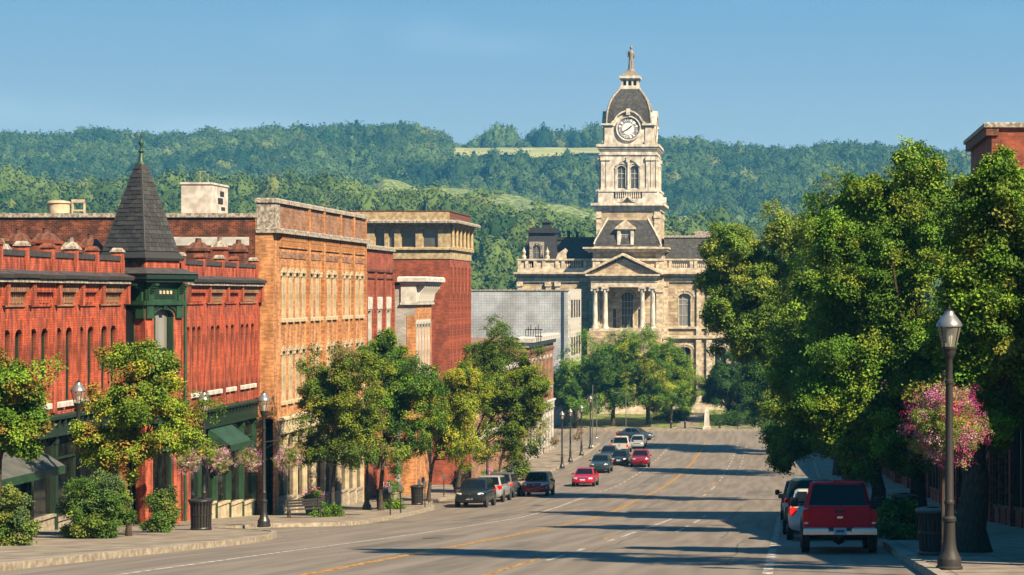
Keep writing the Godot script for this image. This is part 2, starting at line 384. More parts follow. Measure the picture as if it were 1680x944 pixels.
# st: frame, pane (materials), dep, mull, rails, liner, sill, hood
func window(parent: Node3D, f: Transform3D, w: float, h: float, rise: float, st: Dictionary) -> MeshInstance3D:
	var key := "%.2f %.2f %.2f %s" % [w, h, rise, st.id]
	var dep: float = st.get("dep", 0.22)
	if not cache.has(key):
		var fr := MB.new(); var z0 := -dep + 0.02; var z1 := -dep + 0.09; var th: float = st.get("th", 0.07)
		var hs := h - rise
		fr.box(-w / 2, -w / 2 + th, 0, hs, z0, z1); fr.box(w / 2 - th, w / 2, 0, hs, z0, z1); fr.box(-w / 2 + th, w / 2 - th, 0, th, z0, z1)
		if rise > 0: fr.ribbon(arc_pts(-w / 2, w / 2, h, rise), z0, z1, th)
		else: fr.box(-w / 2 + th, w / 2 - th, h - th, h, z0, z1)
		for k in st.get("mull", 0):
			var x: float = -w / 2 + w * (k + 1) / (st.mull + 1)
			fr.box(x - 0.025, x + 0.025, th, h - th - (rise * 0.15), z0 + 0.003, z1 - 0.012)
		for r in st.get("rails", [0.5]): fr.box(-w / 2 + th, w / 2 - th, h * r - 0.035, h * r + 0.035, z0 + 0.006, z1 - 0.004)
		var pn := MB.new()
		var pts := [Vector2(-w / 2, 0), Vector2(w / 2, 0)]
		if rise > 0:
			var L := arc_pts(-w / 2, w / 2, h, rise); L.reverse(); pts += L
		else: pts += [Vector2(w / 2, h), Vector2(-w / 2, h)]
		pn.ext(pts, -dep - 0.02, z0)
		var e := {"frame": fr.mesh(), "pane": pn.mesh()}
		if st.has("liner"):
			var li := MB.new(); var k: float = st.get("lth", 0.04)
			li.box(-w / 2, -w / 2 + k, 0, hs, z1, 0.03); li.box(w / 2 - k, w / 2, 0, hs, z1, 0.03)
			if rise > 0: li.ribbon(arc_pts(-w / 2, w / 2, h, rise), z1, 0.03, k)
			else: li.box(-w / 2, w / 2, h - k, h, z1, 0.03)
			e.liner = li.mesh()
		if st.has("sill"):
			var s := MB.new(); s.bev(-w / 2 - 0.1, w / 2 + 0.1, -0.2, 0.0, -0.02, 0.12, 0.03); e.sill = s.mesh()
		if st.has("hood"):
			var s := MB.new(); var g: float = st.get("hth", 0.16)
			if rise > 0:
				s.ribbon(arc_pts(-w / 2 - g, w / 2 + g, h + g, rise + g * 0.6), -0.01, 0.07, g)
				s.box(-0.1, 0.1, h - 0.05, h + g + 0.12, 0.0, 0.11)
			else: s.bev(-w / 2 - 0.12, w / 2 + 0.12, h + 0.002, h + g * 2, -0.01, 0.08, 0.03)
			e.hood = s.mesh()
		cache[key] = e
	var c = cache[key]
	var tr := parent.transform.affine_inverse() * f
	var o := put("window", c.frame, st.frame, parent, tr)
	put("pane", c.pane, M.glass_blind if st.pane == M.glass and rng.randf() < 0.3 else st.pane, o)
	for k in ["liner", "sill", "hood"]:
		if c.has(k): put(k, c[k], st[k], o)
	return o
func at2(f: Transform3D, x: float, y: float, z := 0.0) -> Transform3D: return f * Transform3D(Basis(), Vector3(x, y, z))

func strip(m: MB, L: Callable, R: Callable, d0: float, d1: float, step: float, up: float) -> void:
	var nseg := maxi(1, int(ceil((d1 - d0) / step)))
	for k in nseg:
		var a := lerpf(d0, d1, float(k) / nseg); var b := lerpf(d0, d1, float(k + 1) / nseg)
		m.q(gnd(L.call(a), a, up), gnd(R.call(a), a, up), gnd(R.call(b), b, up), gnd(L.call(b), b, up))

# ---------------------------------------------------------------- the setting
func build_ground() -> void:
	var m := MB.new()
	var ds := []
	var d := -60.0
	while d < 300: ds.append(d); d += 10
	while d < 1700: ds.append(d); d += 12.5
	while d < 5200: ds.append(d); d += 220
	var nx := 110
	var P := []
	for dd in ds:
		var row := PackedVector3Array()
		for i in nx + 1:
			var s := float(i) / nx
			var w0: float = -140.0 - 0.62 * maxf(dd, 0); var w1: float = 110.0 + 0.38 * maxf(dd, 0)
			var x := lerpf(w0, w1, s)
			var h := hill(x, dd)
			row.append(Vector3(x, CY + h - (0.28 if dd < 262 else 0.28 * (1 - smoothstep(262, 300, dd))), -dd))
		P.append(row)
	for k in P.size() - 1:
		for i in nx: m.q(P[k][i], P[k][i + 1], P[k + 1][i + 1], P[k + 1][i])
	m.smooth(40)
	struct("ground", m, M.earth, "wooded valley ground rising into hills behind the town")
	var r := MB.new()
	var rc := func(_d): return 3.2
	strip(r, func(dd): return curb(dd) - 0.5, rc, -10, 220, 2.0, 0.0)
	strip(r, func(_d): return -130.0, func(_d): return 120.0, 220, 237, 4.0, 0.0)
	struct("road", r, M.asphalt, "wide sunlit asphalt main street running down to the courthouse square")
	# pavements: slab, then kerb stones
	var w := MB.new(); var k := MB.new()
	strip(w, func(_d): return -30.0, func(dd): return curb(dd) - 0.18, -10, 219, 1.0, 0.15)
	struct("pavement_left", w, M.walk, "broad concrete pavement in front of the brick shops")
	w = MB.new()
	strip(w, func(_d): return 3.0, func(_d): return 13.0, -10, 219, 2.0, 0.15)
	struct("pavement_right", w, M.walk, "shaded concrete pavement under the large street trees")
	w = MB.new()
	strip(w, func(_d): return -130.0, func(_d): return 120.0, 237.2, 241, 2.0, 0.15)
	struct("pavement_square", w, M.walk, "pale pavement along the edge of the courthouse lawn")
	for side in 2:
		var kr := Node3D.new(); kr.name = "kerb_left" if side == 0 else "kerb_right"; add_child(kr)
		tag(kr, "pale concrete kerb stones along the left pavement" if side == 0 else "pale concrete kerb stones along the right pavement", "", "", "structure")
		var dd := -10.0
		while dd < 218.9:
			k = MB.new()
			var e := minf(dd + 2.4, 219.0); var g := dd
			var jog := rng.randf_range(-0.008, 0.008)
			while g < e - 0.001: # short pieces so that a stone follows the bend
				var h := minf(g + 0.8, e); var h2 := h - (0.02 if h >= e else 0.0)
				var xa := (curb(g) if side == 0 else 2.8) + jog; var xb := (curb(h2) if side == 0 else 2.8) + jog
				var S := Vector3(-0.2 if side == 0 else 0.22, 0, 0)
				var a0 := gnd(xa, g, -0.1); var a1 := gnd(xa, g, 0.17 + jog); var b0 := gnd(xb, h2, -0.1); var b1 := gnd(xb, h2, 0.17 + jog)
				if side == 0:
					k.q(a0, b0, b1, a1); k.q(a1, b1, b1 + S, a1 + S)
				else:
					k.q(b0, a0, a1, b1); k.q(a1, a1 + S, b1 + S, b1)
				if h >= e: k.q(b0, b0 + S, b1 + S, b1)
				if g == dd: k.q(a0 + S, a0, a1, a1 + S)
				g = h
			obj("kerb_stone", k, M.kerb, kr)
			dd = e
		k = MB.new()
		var xe := curb(219) if side == 0 else 2.8
		var far := -30.0 if side == 0 else 13.0
		k.box(minf(xe, far), maxf(xe, far), gy(219) - 0.1, gy(219) + 0.17, -219.25, -219.02)
		obj("kerb_stone", k, M.kerb, kr)
	k = MB.new(); k.box(-130, 120, gy(237) - 0.1, gy(237) + 0.17, -237.22, -237.0)
	struct("kerb_square", k, M.kerb, "pale kerb at the foot of the courthouse lawn")
	var g := MB.new()
	strip(g, func(_d): return -130.0, func(_d): return -14.6, 241, 300, 3.0, 0.12)
	strip(g, func(_d): return -11.6, func(_d): return 120.0, 241, 300, 3.0, 0.12)
	struct("lawn", g, M.grass, "courthouse lawn in sun and tree shade")
	g = MB.new(); strip(g, func(_d): return -14.6, func(_d): return -11.6, 241, 258, 3.0, 0.13)
	struct("path", g, M.walk, "pale concrete path leading up the lawn to the courthouse")
	# painted markings
	var line := func(called: String, X0: float, X1: float, wd: float, segs: Array, mm: Material, label: String):
		var q := MB.new()
		for s in segs:
			var f := func(dd): return lerpf(X0, X1, clampf((dd - 40.0) / 180.0, 0, 1))
			strip(q, func(dd): return f.call(dd) - wd / 2, func(dd): return f.call(dd) + wd / 2, s[0], s[1], 2.0, 0.005)
		struct(called, q, mm, label)
	line.call("road_marking_centre", -9.8, -9.8, 0.3, [[10, 213], [216, 222]], M.painty, "yellow centre line of the street")
	line.call("road_marking_turn", -6.1, -6.1, 0.16, [[10, 46], [48, 50], [61, 63.5], [118, 126], [136, 140], [150, 156]], M.painty, "yellow line of the turning lane")
	var dash := func(a: float, b: float, on: float, off: float) -> Array:
		var L := []; var x := a
		while x < b: L.append([x, minf(x + on, b)]); x += on + off
		return L
	line.call("road_marking_dashes", -5.75, -5.75, 0.13, [[44, 47.2], [50.5, 52], [59, 61], [64, 70], [74, 92], [127, 131], [141, 147]] + dash.call(158, 218, 2.2, 2.6), M.paintw, "white dashes beside the turning lane")
	line.call("road_marking_lane", -4.1, -4.7, 0.13, [[70, 75], [77, 79], [84, 90], [95, 97]] + dash.call(170, 216, 1.6, 4.0), M.paintw, "white lane dashes in the right half of the street")
	line.call("road_marking_parking", -0.38, -0.3, 0.22, dash.call(34, 52, 1.1, 0.55) + dash.call(54, 96, 1.2, 1.0), M.paintw, "short white dashes marking the right parking lane")
	line.call("road_marking_edge", -13.6, -13.9, 0.12, [[20, 132]] + dash.call(134, 220, 2.4, 1.8), M.paintw, "white line along the left traffic lane")
	line.call("road_marking_faded", -17.6, -18.4, 0.22, [[36, 50], [58, 71], [74, 84]] + dash.call(104, 120, 3, 1), M.paintf, "worn white paint beside the left kerb")
	# sealed cracks and joints across the lanes
	var cr := MB.new(); var R := RandomNumberGenerator.new(); R.seed = 77
	for c in 26:
		var x0 := R.randf_range(-19, -1); var d0 := R.randf_range(40, 190); var across := R.randf() < 0.5
		for s in 14:
			var x1 := x0 + (R.randf_range(0.25, 0.6) if across else R.randf_range(-0.07, 0.07)); var d1 := d0 + (R.randf_range(-0.25, 0.25) if across else R.randf_range(0.8, 1.8))
			var side := (Vector2(x1 - x0, d1 - d0).orthogonal().normalized()) * 0.022
			cr.q(gnd(x0 + side.x, d0 + side.y, 0.004), gnd(x0 - side.x, d0 - side.y, 0.004), gnd(x1 - side.x, d1 - side.y, 0.004), gnd(x1 + side.x, d1 + side.y, 0.004))
			x0 = x1; d0 = d1
	struct("road_surface_seams", cr, M.crack, "dark tar seams in the asphalt")
	var pm := MB.new()
	for q in [[-12.6, -11.4, 52, 66], [-8.4, -7.2, 38, 58], [-4.9, -3.4, 72, 83], [-16.2, -14.6, 88, 101], [-9.0, -6.9, 100, 108], [-13.2, -10.6, 124, 131], [-3.6, -1.4, 44, 47.5], [-19.9, -17.5, 84, 87], [-12.2, -11.2, 145, 170], [-2.9, -1.0, 128, 139]]:
		strip(pm, func(_d): return q[0], func(_d): return q[1], q[2], q[3], 2.0, 0.0025)
	struct("road_surface_patches", pm, M.patch, "darker repaired strips of asphalt")
	for q in [[-12.0, 62.0, "iron manhole cover in the left lane before the bench"], [-3.0, 80.0, "iron manhole cover in the tree shade of the right lane"], [-15.2, 112.0, "iron manhole cover beside the charcoal car"]]:
		var o := thing("manhole_cover", q[2], "manhole cover", gnd(q[0], q[1], 0.004), "", slope_basis(q[1], 0))
		var mm := MB.new(); mm.lathe([[0.36, 0], [0.36, 0.006], [0.31, 0.007]], 18); obj("rim", mm, M.crack, o)
		mm = MB.new(); mm.lathe([[0.3, 0], [0.3, 0.009]], 18); obj("cover", mm, M.irongrey, o)

func build_hills() -> void:
	# pasture on the far ridge
	var fm := MB.new()
	for k in 12:
		for i in 60:
			var Q := []
			for e in [[0, 0], [1, 0], [1, 1], [0, 1]]:
				var px: float = 733.0 + (1012.0 - 733.0) * (i + e[0]) / 60.0
				var dd: float = 1388.0 + 116.0 * (k + e[1]) / 12.0 + 4.0 * sin(px * 0.04)
				var x := (px - 1290.0) * dd / FOC
				Q.append(Vector3(x, CY + hill(x, dd) + 0.9, -dd))
			fm.q(Q[0], Q[1], Q[2], Q[3])
	struct("field", fm, M.field, "pale green pasture high on the far hill")
	fm = MB.new()
	for k in 10:
		for i in 70:
			var Q := []
			for e in [[0, 0], [1, 0], [1, 1], [0, 1]]:
				var px: float = 606.0 + (1245.0 - 606.0) * (i + e[0]) / 70.0
				var dd: float = 750.0 + 122.0 * (k + e[1]) / 10.0
				var x := (px - 1290.0) * dd / FOC
				Q.append(Vector3(x, CY + hill(x, dd) + 0.7, -dd))
			fm.q(Q[0], Q[1], Q[2], Q[3])
	fm.smooth(60)
	struct("meadow_slope", fm, M.meadow, "light green grassy slope on the nearer ridge left of the tower")
	# crowns: a lumpy body and a few hundred leaf clusters
	var crowns := []
	for vr in 3:
		var m := MB.new(); var R := RandomNumberGenerator.new(); R.seed = 40 + vr
		var nz := FastNoiseLite.new(); nz.seed = 5 + vr; nz.frequency = 0.9
		var sh := func(dir: Vector3) -> Vector3: return Vector3(dir.x, dir.y * 0.95 + 0.75, dir.z) * (1.0) + dir * nz.get_noise_3dv(dir * 2.2) * 0.75
		var rings := []
		for a in range(0, 8):
			var row := PackedVector3Array(); var th := PI * (0.04 + 0.92 * a / 7.0)
			for b in 12:
				var ph := -TAU * b / 12
				row.append(sh.call(Vector3(sin(th) * cos(ph), -cos(th), sin(th) * sin(ph))) * Vector3(0.9, 0.9, 0.9))
			rings.append(row)
		m.loft(rings); m.smooth(80)
		for k in 430:
			var dir := Vector3(R.randfn(), R.randfn() + 0.5, R.randfn()).normalized()
			var p: Vector3 = sh.call(dir) * R.randf_range(0.88, 1.03)
			var x := dir.cross(Vector3(R.randfn(), R.randfn(), R.randfn())).normalized(); var nn := (dir + Vector3(R.randfn(), R.randfn(), R.randfn()) * 0.45).normalized()
			var y := nn.cross(x).normalized(); x = y.cross(nn)
			var s := R.randf_range(0.05, 0.12)
			m.q(p - x * s, p - y * s * 0.7, p + x * s, p + y * s * 0.7)
		crowns.append(m.mesh())
	var nz2 := FastNoiseLite.new(); nz2.frequency = 0.008; nz2.seed = 8
	var sets := [["far_ridge_forest", "dense dark green woods covering the far ridge", 1000.0, 1545.0, 8.6, 1.3], ["near_slope_forest", "lighter green woods on the nearer slope behind the town", 440.0, 905.0, 7.0, 1.1]]
	for st in sets:
		var bufs := [PackedFloat32Array(), PackedFloat32Array(), PackedFloat32Array()]
		var d: float = st[2]
		while d < st[3]:
			var x := (-330.0 - 1290.0) * d / FOC
			while x < (1900.0 - 1290.0) * d / FOC:
				var xx: float = x + rng.randf_range(-0.45, 0.45) * st[4]; var dd: float = d + rng.randf_range(-0.45, 0.45) * st[4]
				x += st[4]
				var px := 1290.0 + FOC * xx / dd
				var f := in_field(px)
				var s := rng.randf_range(0.6, 1.4)
				var hs := 1.0
				if f > 0.4:
					if dd > 1384 + 4 * sin(px * 0.04) and dd < 1502: continue
					if dd >= 1502:
						hs = (244.0 - lerp_tab(SKYL, px)) / 21.0
					elif dd > 1340: s *= 0.62
				elif dd > 1380 and f > 0.02: s *= 0.9
				var tone := nz2.get_noise_2d(xx, dd) * 0.9 + rng.randf_range(-0.35, 0.35)
				var near: bool = st[2] < 900
				var cl := Color(0.009, 0.028, 0.009).lerp(Color(0.062, 0.10, 0.028), clampf(0.4 + tone * 0.8, 0, 1))
				if near: cl = Color(0.012, 0.034, 0.009).lerp(Color(0.075, 0.11, 0.024), clampf(0.45 + tone * 0.8 + 0.25 * smoothstep(700, 860, dd), 0, 1))
				if near and dd > 715 and px > 560: # scrubby bright slope along the crest
					if px > 612 and px < 1240 and dd > 762 + 6 * sin(px * 0.05) and rng.randf() < 0.93: continue
					hs = lerpf(1.0, 0.4, smoothstep(560, 630, px) * smoothstep(715, 745, dd)); s = minf(s, lerpf(1.4, 0.8, smoothstep(560, 630, px))); cl = cl.lerp(Color(0.10, 0.15, 0.035), 0.5)
				if rng.randf() < 0.06: cl = cl.lerp(Color(0.13, 0.14, 0.04), 0.5)
				var r: float = st[4] * 0.74 * s; var hh: float = 5.4 * st[5] * s * hs * rng.randf_range(0.85, 1.2)
				var a := rng.randf() * TAU; var ca := cos(a) * r; var sa := sin(a) * r
				bufs[rng.randi() % 3].append_array(PackedFloat32Array([ca, 0, sa, xx, 0, hh, 0, CY + hill(xx, dd) - 0.25 * hh, -sa, 0, ca, -dd, cl.r, cl.g, cl.b, 1]))
			d += st[4] * 0.9
		for k in 3:
			var o := multi(st[0], crowns[k], bufs[k], M.forest, self)
			tag(o, st[1], "forest", "", "stuff")
func multi(called: String, m: Mesh, buf: PackedFloat32Array, mm: Material, parent: Node) -> MultiMeshInstance3D:
	var x := MultiMesh.new(); x.transform_format = MultiMesh.TRANSFORM_3D; x.use_colors = true; x.mesh = m
	x.instance_count = buf.size() / 16; x.buffer = buf
	var o := MultiMeshInstance3D.new(); o.multimesh = x; o.material_override = mm
	if parent == self: o.name = numbered(called)
	else:
		var key := [parent.get_instance_id(), called]
		counts[key] = counts.get(key, -1) + 1
		o.name = called if counts[key] == 0 else "%s_%03d" % [called, counts[key]]
	parent.add_child(o, true)
	return o

# ---------------------------------------------------------------- plants
func sprig(vr: int, petal := false) -> ArrayMesh: # a dozen leaves round a twig, about 0.6 m across
	var key := "sprig%d%s" % [vr, petal]
	if not cache.has(key):
		var m := MB.new(); var R := RandomNumberGenerator.new(); R.seed = 300 + vr
		for k in 13 if not petal else 7:
			var p := Vector3(R.randfn() * 0.16, R.randfn() * 0.12, R.randfn() * 0.16)
			var out := (Vector3(R.randfn(), R.randf_range(-0.5, 0.5), R.randfn())).normalized()
			var nn := (Vector3.UP + Vector3(R.randfn(), R.randfn(), R.randfn()) * 0.45).normalized()
			var side := out.cross(nn).normalized(); nn = side.cross(out)
			var l := R.randf_range(0.13, 0.2); var wd := l * R.randf_range(0.3, 0.4)
			if petal: l = R.randf_range(0.07, 0.1); wd = l * 0.5
			m.col = Color.WHITE * R.randf_range(0.75, 1.15); m.col.a = 1
			var tip := p + out * l - nn * l * 0.25; var mid := p + out * l * 0.45
			m.tri(p, mid - side * wd + nn * 0.01, tip); m.tri(p, tip, mid + side * wd + nn * 0.01)
		cache[key] = m.mesh()
	return cache[key]
# blobs: [centre, radii] in the tree's own axes. Returns points where clumps sit (for branches).
func crown(parent: Node, called: String, blobs: Array, amount: int, size: float, cols: Array, sd: int, clumps := 9, hollow := 0.62, mm: Material = null, petal := false) -> Array:
	var R := RandomNumberGenerator.new(); R.seed = sd
	var cl := []
	for b in blobs:
		var rad: Vector3 = b[1]
		for k in clumps:
			var dir := Vector3(R.randfn(), R.randfn() * 0.9 + 0.1, R.randfn()).normalized()
			var p: Vector3 = b[0] + dir * rad * R.randf_range(hollow, 0.86)
			cl.append([p, (rad.x + rad.y + rad.z) / 3.0 * R.randf_range(0.2, 0.38), dir, cols[R.randi() % cols.size()], R.randf_range(0.85, 1.2), (dir + Vector3(R.randfn() * 0.6, R.randfn() * 0.4 + 0.25, R.randfn() * 0.6)).normalized(), R.randf_range(0.2, 1.3)])
	var bufs := [PackedFloat32Array(), PackedFloat32Array()]
	for k in amount:
		var c = cl[R.randi() % cl.size()]
		var dir: Vector3 = (Vector3(R.randfn(), R.randfn(), R.randfn()) + c[2] * 0.55).normalized()
		var p: Vector3 = c[0] + dir * c[1] * R.randf_range(0.35, 1.2) * Vector3(1, 0.82, 1)
		p += c[5] * dir.dot(c[5]) * c[1] * c[6]
		if R.randf() < 0.09: p += dir * c[1] * R.randf_range(0.05, 0.5)
		var y := (dir * 0.7 + Vector3.UP * 0.7 + Vector3(R.randfn(), R.randfn(), R.randfn()) * 0.35).normalized()
		var x := y.cross(Vector3(R.randfn(), R.randfn(), R.randfn())).normalized(); var z := x.cross(y)
		var s := size * R.randf_range(0.7, 1.3)
		var q: Color = c[3]
		if R.randf() < 0.12: q = cols[R.randi() % cols.size()]
		var g: float = c[4] * R.randf_range(0.85, 1.6)
		bufs[k % 2].append_array(PackedFloat32Array([x.x * s, y.x * s, z.x * s, p.x, x.y * s, y.y * s, z.y * s, p.y, x.z * s, y.z * s, z.z * s, p.z, q.r * g, q.g * g, q.b * g, 1]))
	for k in 2:
		var o := multi(called, sprig(k, petal), bufs[k], mm if mm else M.leaf, parent)
		tag(o, "", "", "", "stuff")
	var pts := []
	for c in cl: pts.append(c[0])
	return pts
# px blobs [px, py, rx, ry, depth factor] read off at the tree's distance
func tree(called: String, label: String, X: float, d: float, r0: float, pb: Array, amount: int, size: float, cols: Array, sd: int, group: String, fork := 0.5, clumps := 9, bark: Material = null, lift := 0.15) -> Node3D:
	var base := gnd(X, d, lift - 0.03)
	var o := thing(called, label, "tree", base, group)
	var blobs := []; var k := d / FOC; var top := Vector3.ZERO; var low := 1e9
	for b0 in pb:
		var b: Array = b0.duplicate()
		if X < -20: b[2] *= 1.12; b[3] *= 1.1
		var c := pt(b[0], b[1], d) - base
		c.z += (b[5] if b.size() > 5 else 0.0)
		blobs.append([c, Vector3(b[2] * k, b[3] * k, b[2] * k * (b[4] if b.size() > 4 else 1.0))])
		low = minf(low, c.y - b[3] * k)
		top += c / pb.size()
	var F := RandomNumberGenerator.new(); F.seed = sd + 9
	var n0 := blobs.size()
	for i in n0 * 3: # smaller lobes between and beyond the main ones
		var a = blobs[F.randi() % n0]; var b = blobs[F.randi() % n0]
		var e: Vector3 = (a[0] as Vector3).lerp(b[0], F.randf_range(0.2, 0.8)) + Vector3(F.randfn(), F.randfn() * 0.6, F.randfn()) * a[1] * 0.3
		blobs.append([e, (a[1] as Vector3) * F.randf_range(0.35, 0.6)])
	var pts := crown(o, "crown", blobs, int(amount * 3.6), size * 0.64, cols, sd, clumps, 0.35)
	var R := RandomNumberGenerator.new(); R.seed = sd + 1
	var m := MB.new()
	var fh := lerpf(low, top.y, fork)
	var lean := Vector3(top.x, 0, top.z) * clampf(fh / maxf(top.y, 0.1), 0, 1) * 0.5
	var rings := []
	for i in 7:
		var s := i / 6.0; var rr := r0 * (1.0 - 0.35 * s) * (1.35 if i == 0 else 1.08 if i == 1 else 1.0)
		var c := Vector3(lean.x * s * s, fh * s, lean.z * s * s) + Vector3(R.randf_range(-1, 1), 0, R.randf_range(-1, 1)) * r0 * 0.2 * (1 if i > 0 else 0)
		var row := PackedVector3Array()
		for j in 9:
			var a := -TAU * j / 9; row.append(c + Vector3(cos(a), 0, sin(a)) * rr * (1 + 0.08 * sin(j * 2.7)))
		rings.append(row)
	m.loft(rings); m.smooth(60)
	obj("trunk", m, bark if bark else M.bark, o)
	var br := MB.new(); var fork_p := Vector3(lean.x, fh, lean.z)
	for i in mini(pts.size(), 16):
		var e: Vector3 = pts[(i * 7) % pts.size()]
		var s := fork_p * R.randf_range(0.78, 1.0)
		var mid := s.lerp(e, 0.5) + Vector3(0, -0.04, 0) * s.distance_to(e) + Vector3(R.randfn(), R.randfn(), R.randfn()) * 0.08
		br.tube(s, mid, r0 * 0.42, r0 * 0.24, 5); br.tube(mid, e, r0 * 0.24, r0 * 0.07, 5)
	obj("bough", br, bark if bark else M.bark, o)
	return o
func shrub(called: String, label: String, cat: String, at: Vector3, w: float, h: float, amount: int, size: float, cols: Array, sd: int, group := "") -> Node3D:
	var o := thing(called, label, cat, at, group)
	crown(o, "foliage", [[Vector3(0, h * 0.42, 0), Vector3(w / 2, h * 0.46, w / 2)], [Vector3(0, h * 0.24, 0), Vector3(w / 2, h * 0.26, w / 2)], [Vector3(w * 0.1, h * 0.68, 0), Vector3(w * 0.3, h * 0.32, w * 0.3)]], amount, size, cols, sd, 12, 0.5)
	var m := MB.new(); var R := RandomNumberGenerator.new(); R.seed = sd
	for k in 7: m.tube(Vector3(R.randf_range(-0.1, 0.1), -0.02, R.randf_range(-0.1, 0.1)), Vector3(R.randf_range(-w, w) * 0.3, h * 0.7, R.randf_range(-w, w) * 0.3), 0.02, 0.008, 4)
	obj("stem", m, M.bark, o)
	return o

# ---------------------------------------------------------------- street furniture
func lamp_post(label: String, at: Vector3, H := 5.2, grey := false) -> Node3D:
	var o := thing("street_lamp", label, "street lamp", at, "street lamps along the main street")
	var key := "lamp%.2f" % H
	if not cache.has(key):
		var b := MB.new()
		b.lathe([[0.27, 0], [0.27, 0.07], [0.24, 0.1], [0.24, 0.24], [0.2, 0.3], [0.15, 0.42], [0.125, 0.6], [0.115, 0.95], [0.14, 0.98], [0.14, 1.04], [0.105, 1.08]], 14); b.smooth(40)
		var s := MB.new()
		s.lathe([[0.092, 1.06], [0.09, 1.3], [0.105, 1.32], [0.105, 1.37], [0.088, 1.4], [0.072, H - 1.55], [0.09, H - 1.53], [0.09, H - 1.47], [0.07, H - 1.45], [0.066, H - 1.05], [0.1, H - 1.0], [0.13, H - 0.93], [0.13, H - 0.88], [0.16, H - 0.84], [0.16, H - 0.80]], 12); s.smooth(40)
		var gl := MB.new(); gl.lathe([[0.145, H - 0.8], [0.16, H - 0.74], [0.245, H - 0.39]], 14, Vector3.ZERO, false); gl.smooth(60)
		var cp := MB.new(); cp.lathe([[0.262, H - 0.40], [0.262, H - 0.36], [0.22, H - 0.29], [0.15, H - 0.2], [0.1, H - 0.14], [0.09, H - 0.09]], 14); cp.smooth(40)
		var fi := MB.new(); fi.lathe([[0.075, H - 0.1], [0.075, H - 0.075], [0.03, H - 0.06], [0.04, H - 0.035], [0.012, H - 0.012], [0.002, H + 0.05]], 8); fi.smooth(40)
		var bu := MB.new(); bu.lathe([[0.03, H - 0.8], [0.05, H - 0.72], [0.065, H - 0.6], [0.05, H - 0.5], [0.01, H - 0.47]], 8); bu.smooth(60)
		var ri := MB.new()
		for i in 4:
			var a := TAU * (i + 0.5) / 4
			ri.tube(Vector3(cos(a) * 0.155, H - 0.79, sin(a) * 0.155), Vector3(cos(a) * 0.25, H - 0.39, sin(a) * 0.25), 0.011, 0.011, 4)
		cache[key] = [b.mesh(), s.mesh(), gl.mesh(), cp.mesh(), fi.mesh(), bu.mesh(), ri.mesh()]
	var c = cache[key]; var im: Material = M.irongrey if grey else M.iron
	put("base", c[0], im, o); put("shaft", c[1], im, o); put("lamp_glass", c[2], M.lampglass, o); put("lamp_cap", c[3], M.lampcap, o)
	put("finial", c[4], im, o); put("bulb", c[5], M.bulb, o); put("lamp_rib", c[6], im, o)
	return o
func bracket(lamp: Node3D, off: Vector3, y: float) -> void: # arm that a flower basket hangs from
	var m := MB.new()
	var tip := off + Vector3(0, y, 0)
	m.tube(Vector3(0, y - 0.1, 0), tip, 0.016, 0.014, 5); m.tube(Vector3(0, y - 0.4, 0), tip * Vector3(0.7, 1, 0.7), 0.012, 0.012, 5)
	obj("bracket", m, M.iron, lamp)
func basket(label: String, at: Vector3, r: float, amount: int, sd: int, cols: Array, flowers: Array, fs := 1.0) -> Node3D:
	var o := thing("flower_basket", label, "flower basket", at, "hanging flower baskets on the lamp posts")
	var b := MB.new()
	b.lathe([[0.03, -r * 0.55], [r * 0.3, -r * 0.45], [r * 0.42, -r * 0.2], [r * 0.45, 0]], 10); b.smooth(50)
	obj("pot", b, M.soil, o)
	var h := MB.new()
	for k in 3:
		var a := TAU * k / 3
		h.tube(Vector3(cos(a) * r * 0.43, 0, sin(a) * r * 0.43), Vector3(0, r * 1.15, 0), 0.008, 0.008, 4)
	obj("hanger", h, M.iron, o)
	crown(o, "foliage", [[Vector3.ZERO, Vector3(r, r, r) * 0.86]], amount, 0.36 * fs, cols, sd, 60, 0.5)
	crown(o, "flowers", [[Vector3.ZERO, Vector3(r, r, r) * 0.9]], int(amount * 0.9), 0.4 * fs, flowers, sd + 5, 90, 0.8, M.petal, true)
	return o
func trash_can(label: String, at: Vector3, H := 1.15, r := 0.4) -> Node3D:
	var o := thing("trash_can", label, "trash can", at, "slatted iron trash cans on the pavements")
	if not cache.has("can"):
		var s := MB.new()
		for k in 22:
			var a := TAU * k / 22; var p := Vector3(cos(a), 0, sin(a)); var q := Vector3(-sin(a), 0, cos(a)) * 0.033
			for e in 1:
				var L := [[0.34, 0.08], [0.355, 0.5], [0.37, 0.84], [0.42, 0.98]]
				for i in 3:
					var A: Vector3 = p * L[i][0] + Vector3(0, L[i][1], 0); var B: Vector3 = p * L[i + 1][0] + Vector3(0, L[i + 1][1], 0)
					s.q(A + q, A - q, B - q, B + q); s.q(A - q - p * 0.012, A + q - p * 0.012, B + q - p * 0.012, B - q - p * 0.012)
		var rm := MB.new(); rm.lathe([[0.43, 0.97], [0.44, 1.0], [0.43, 1.03], [0.3, 1.06], [0.16, 1.07]], 20, Vector3.ZERO, false); rm.lathe([[0.345, 0.0], [0.36, 0.03], [0.36, 0.1], [0.345, 0.12]], 20); rm.lathe([[0.372, 0.52], [0.372, 0.56]], 20); rm.smooth(40)
		var ln := MB.new(); ln.lathe([[0.3, 0.1], [0.32, 0.95]], 16); ln.smooth(40)
		cache["can"] = [s.mesh(), rm.mesh(), ln.mesh()]
	o.scale = Vector3(r / 0.4, H / 1.07, r / 0.4)
	put("slats", cache["can"][0], M.irongrey, o); put("rim", cache["can"][1], M.iron, o); put("liner", cache["can"][2], M.plastic, o)
	return o
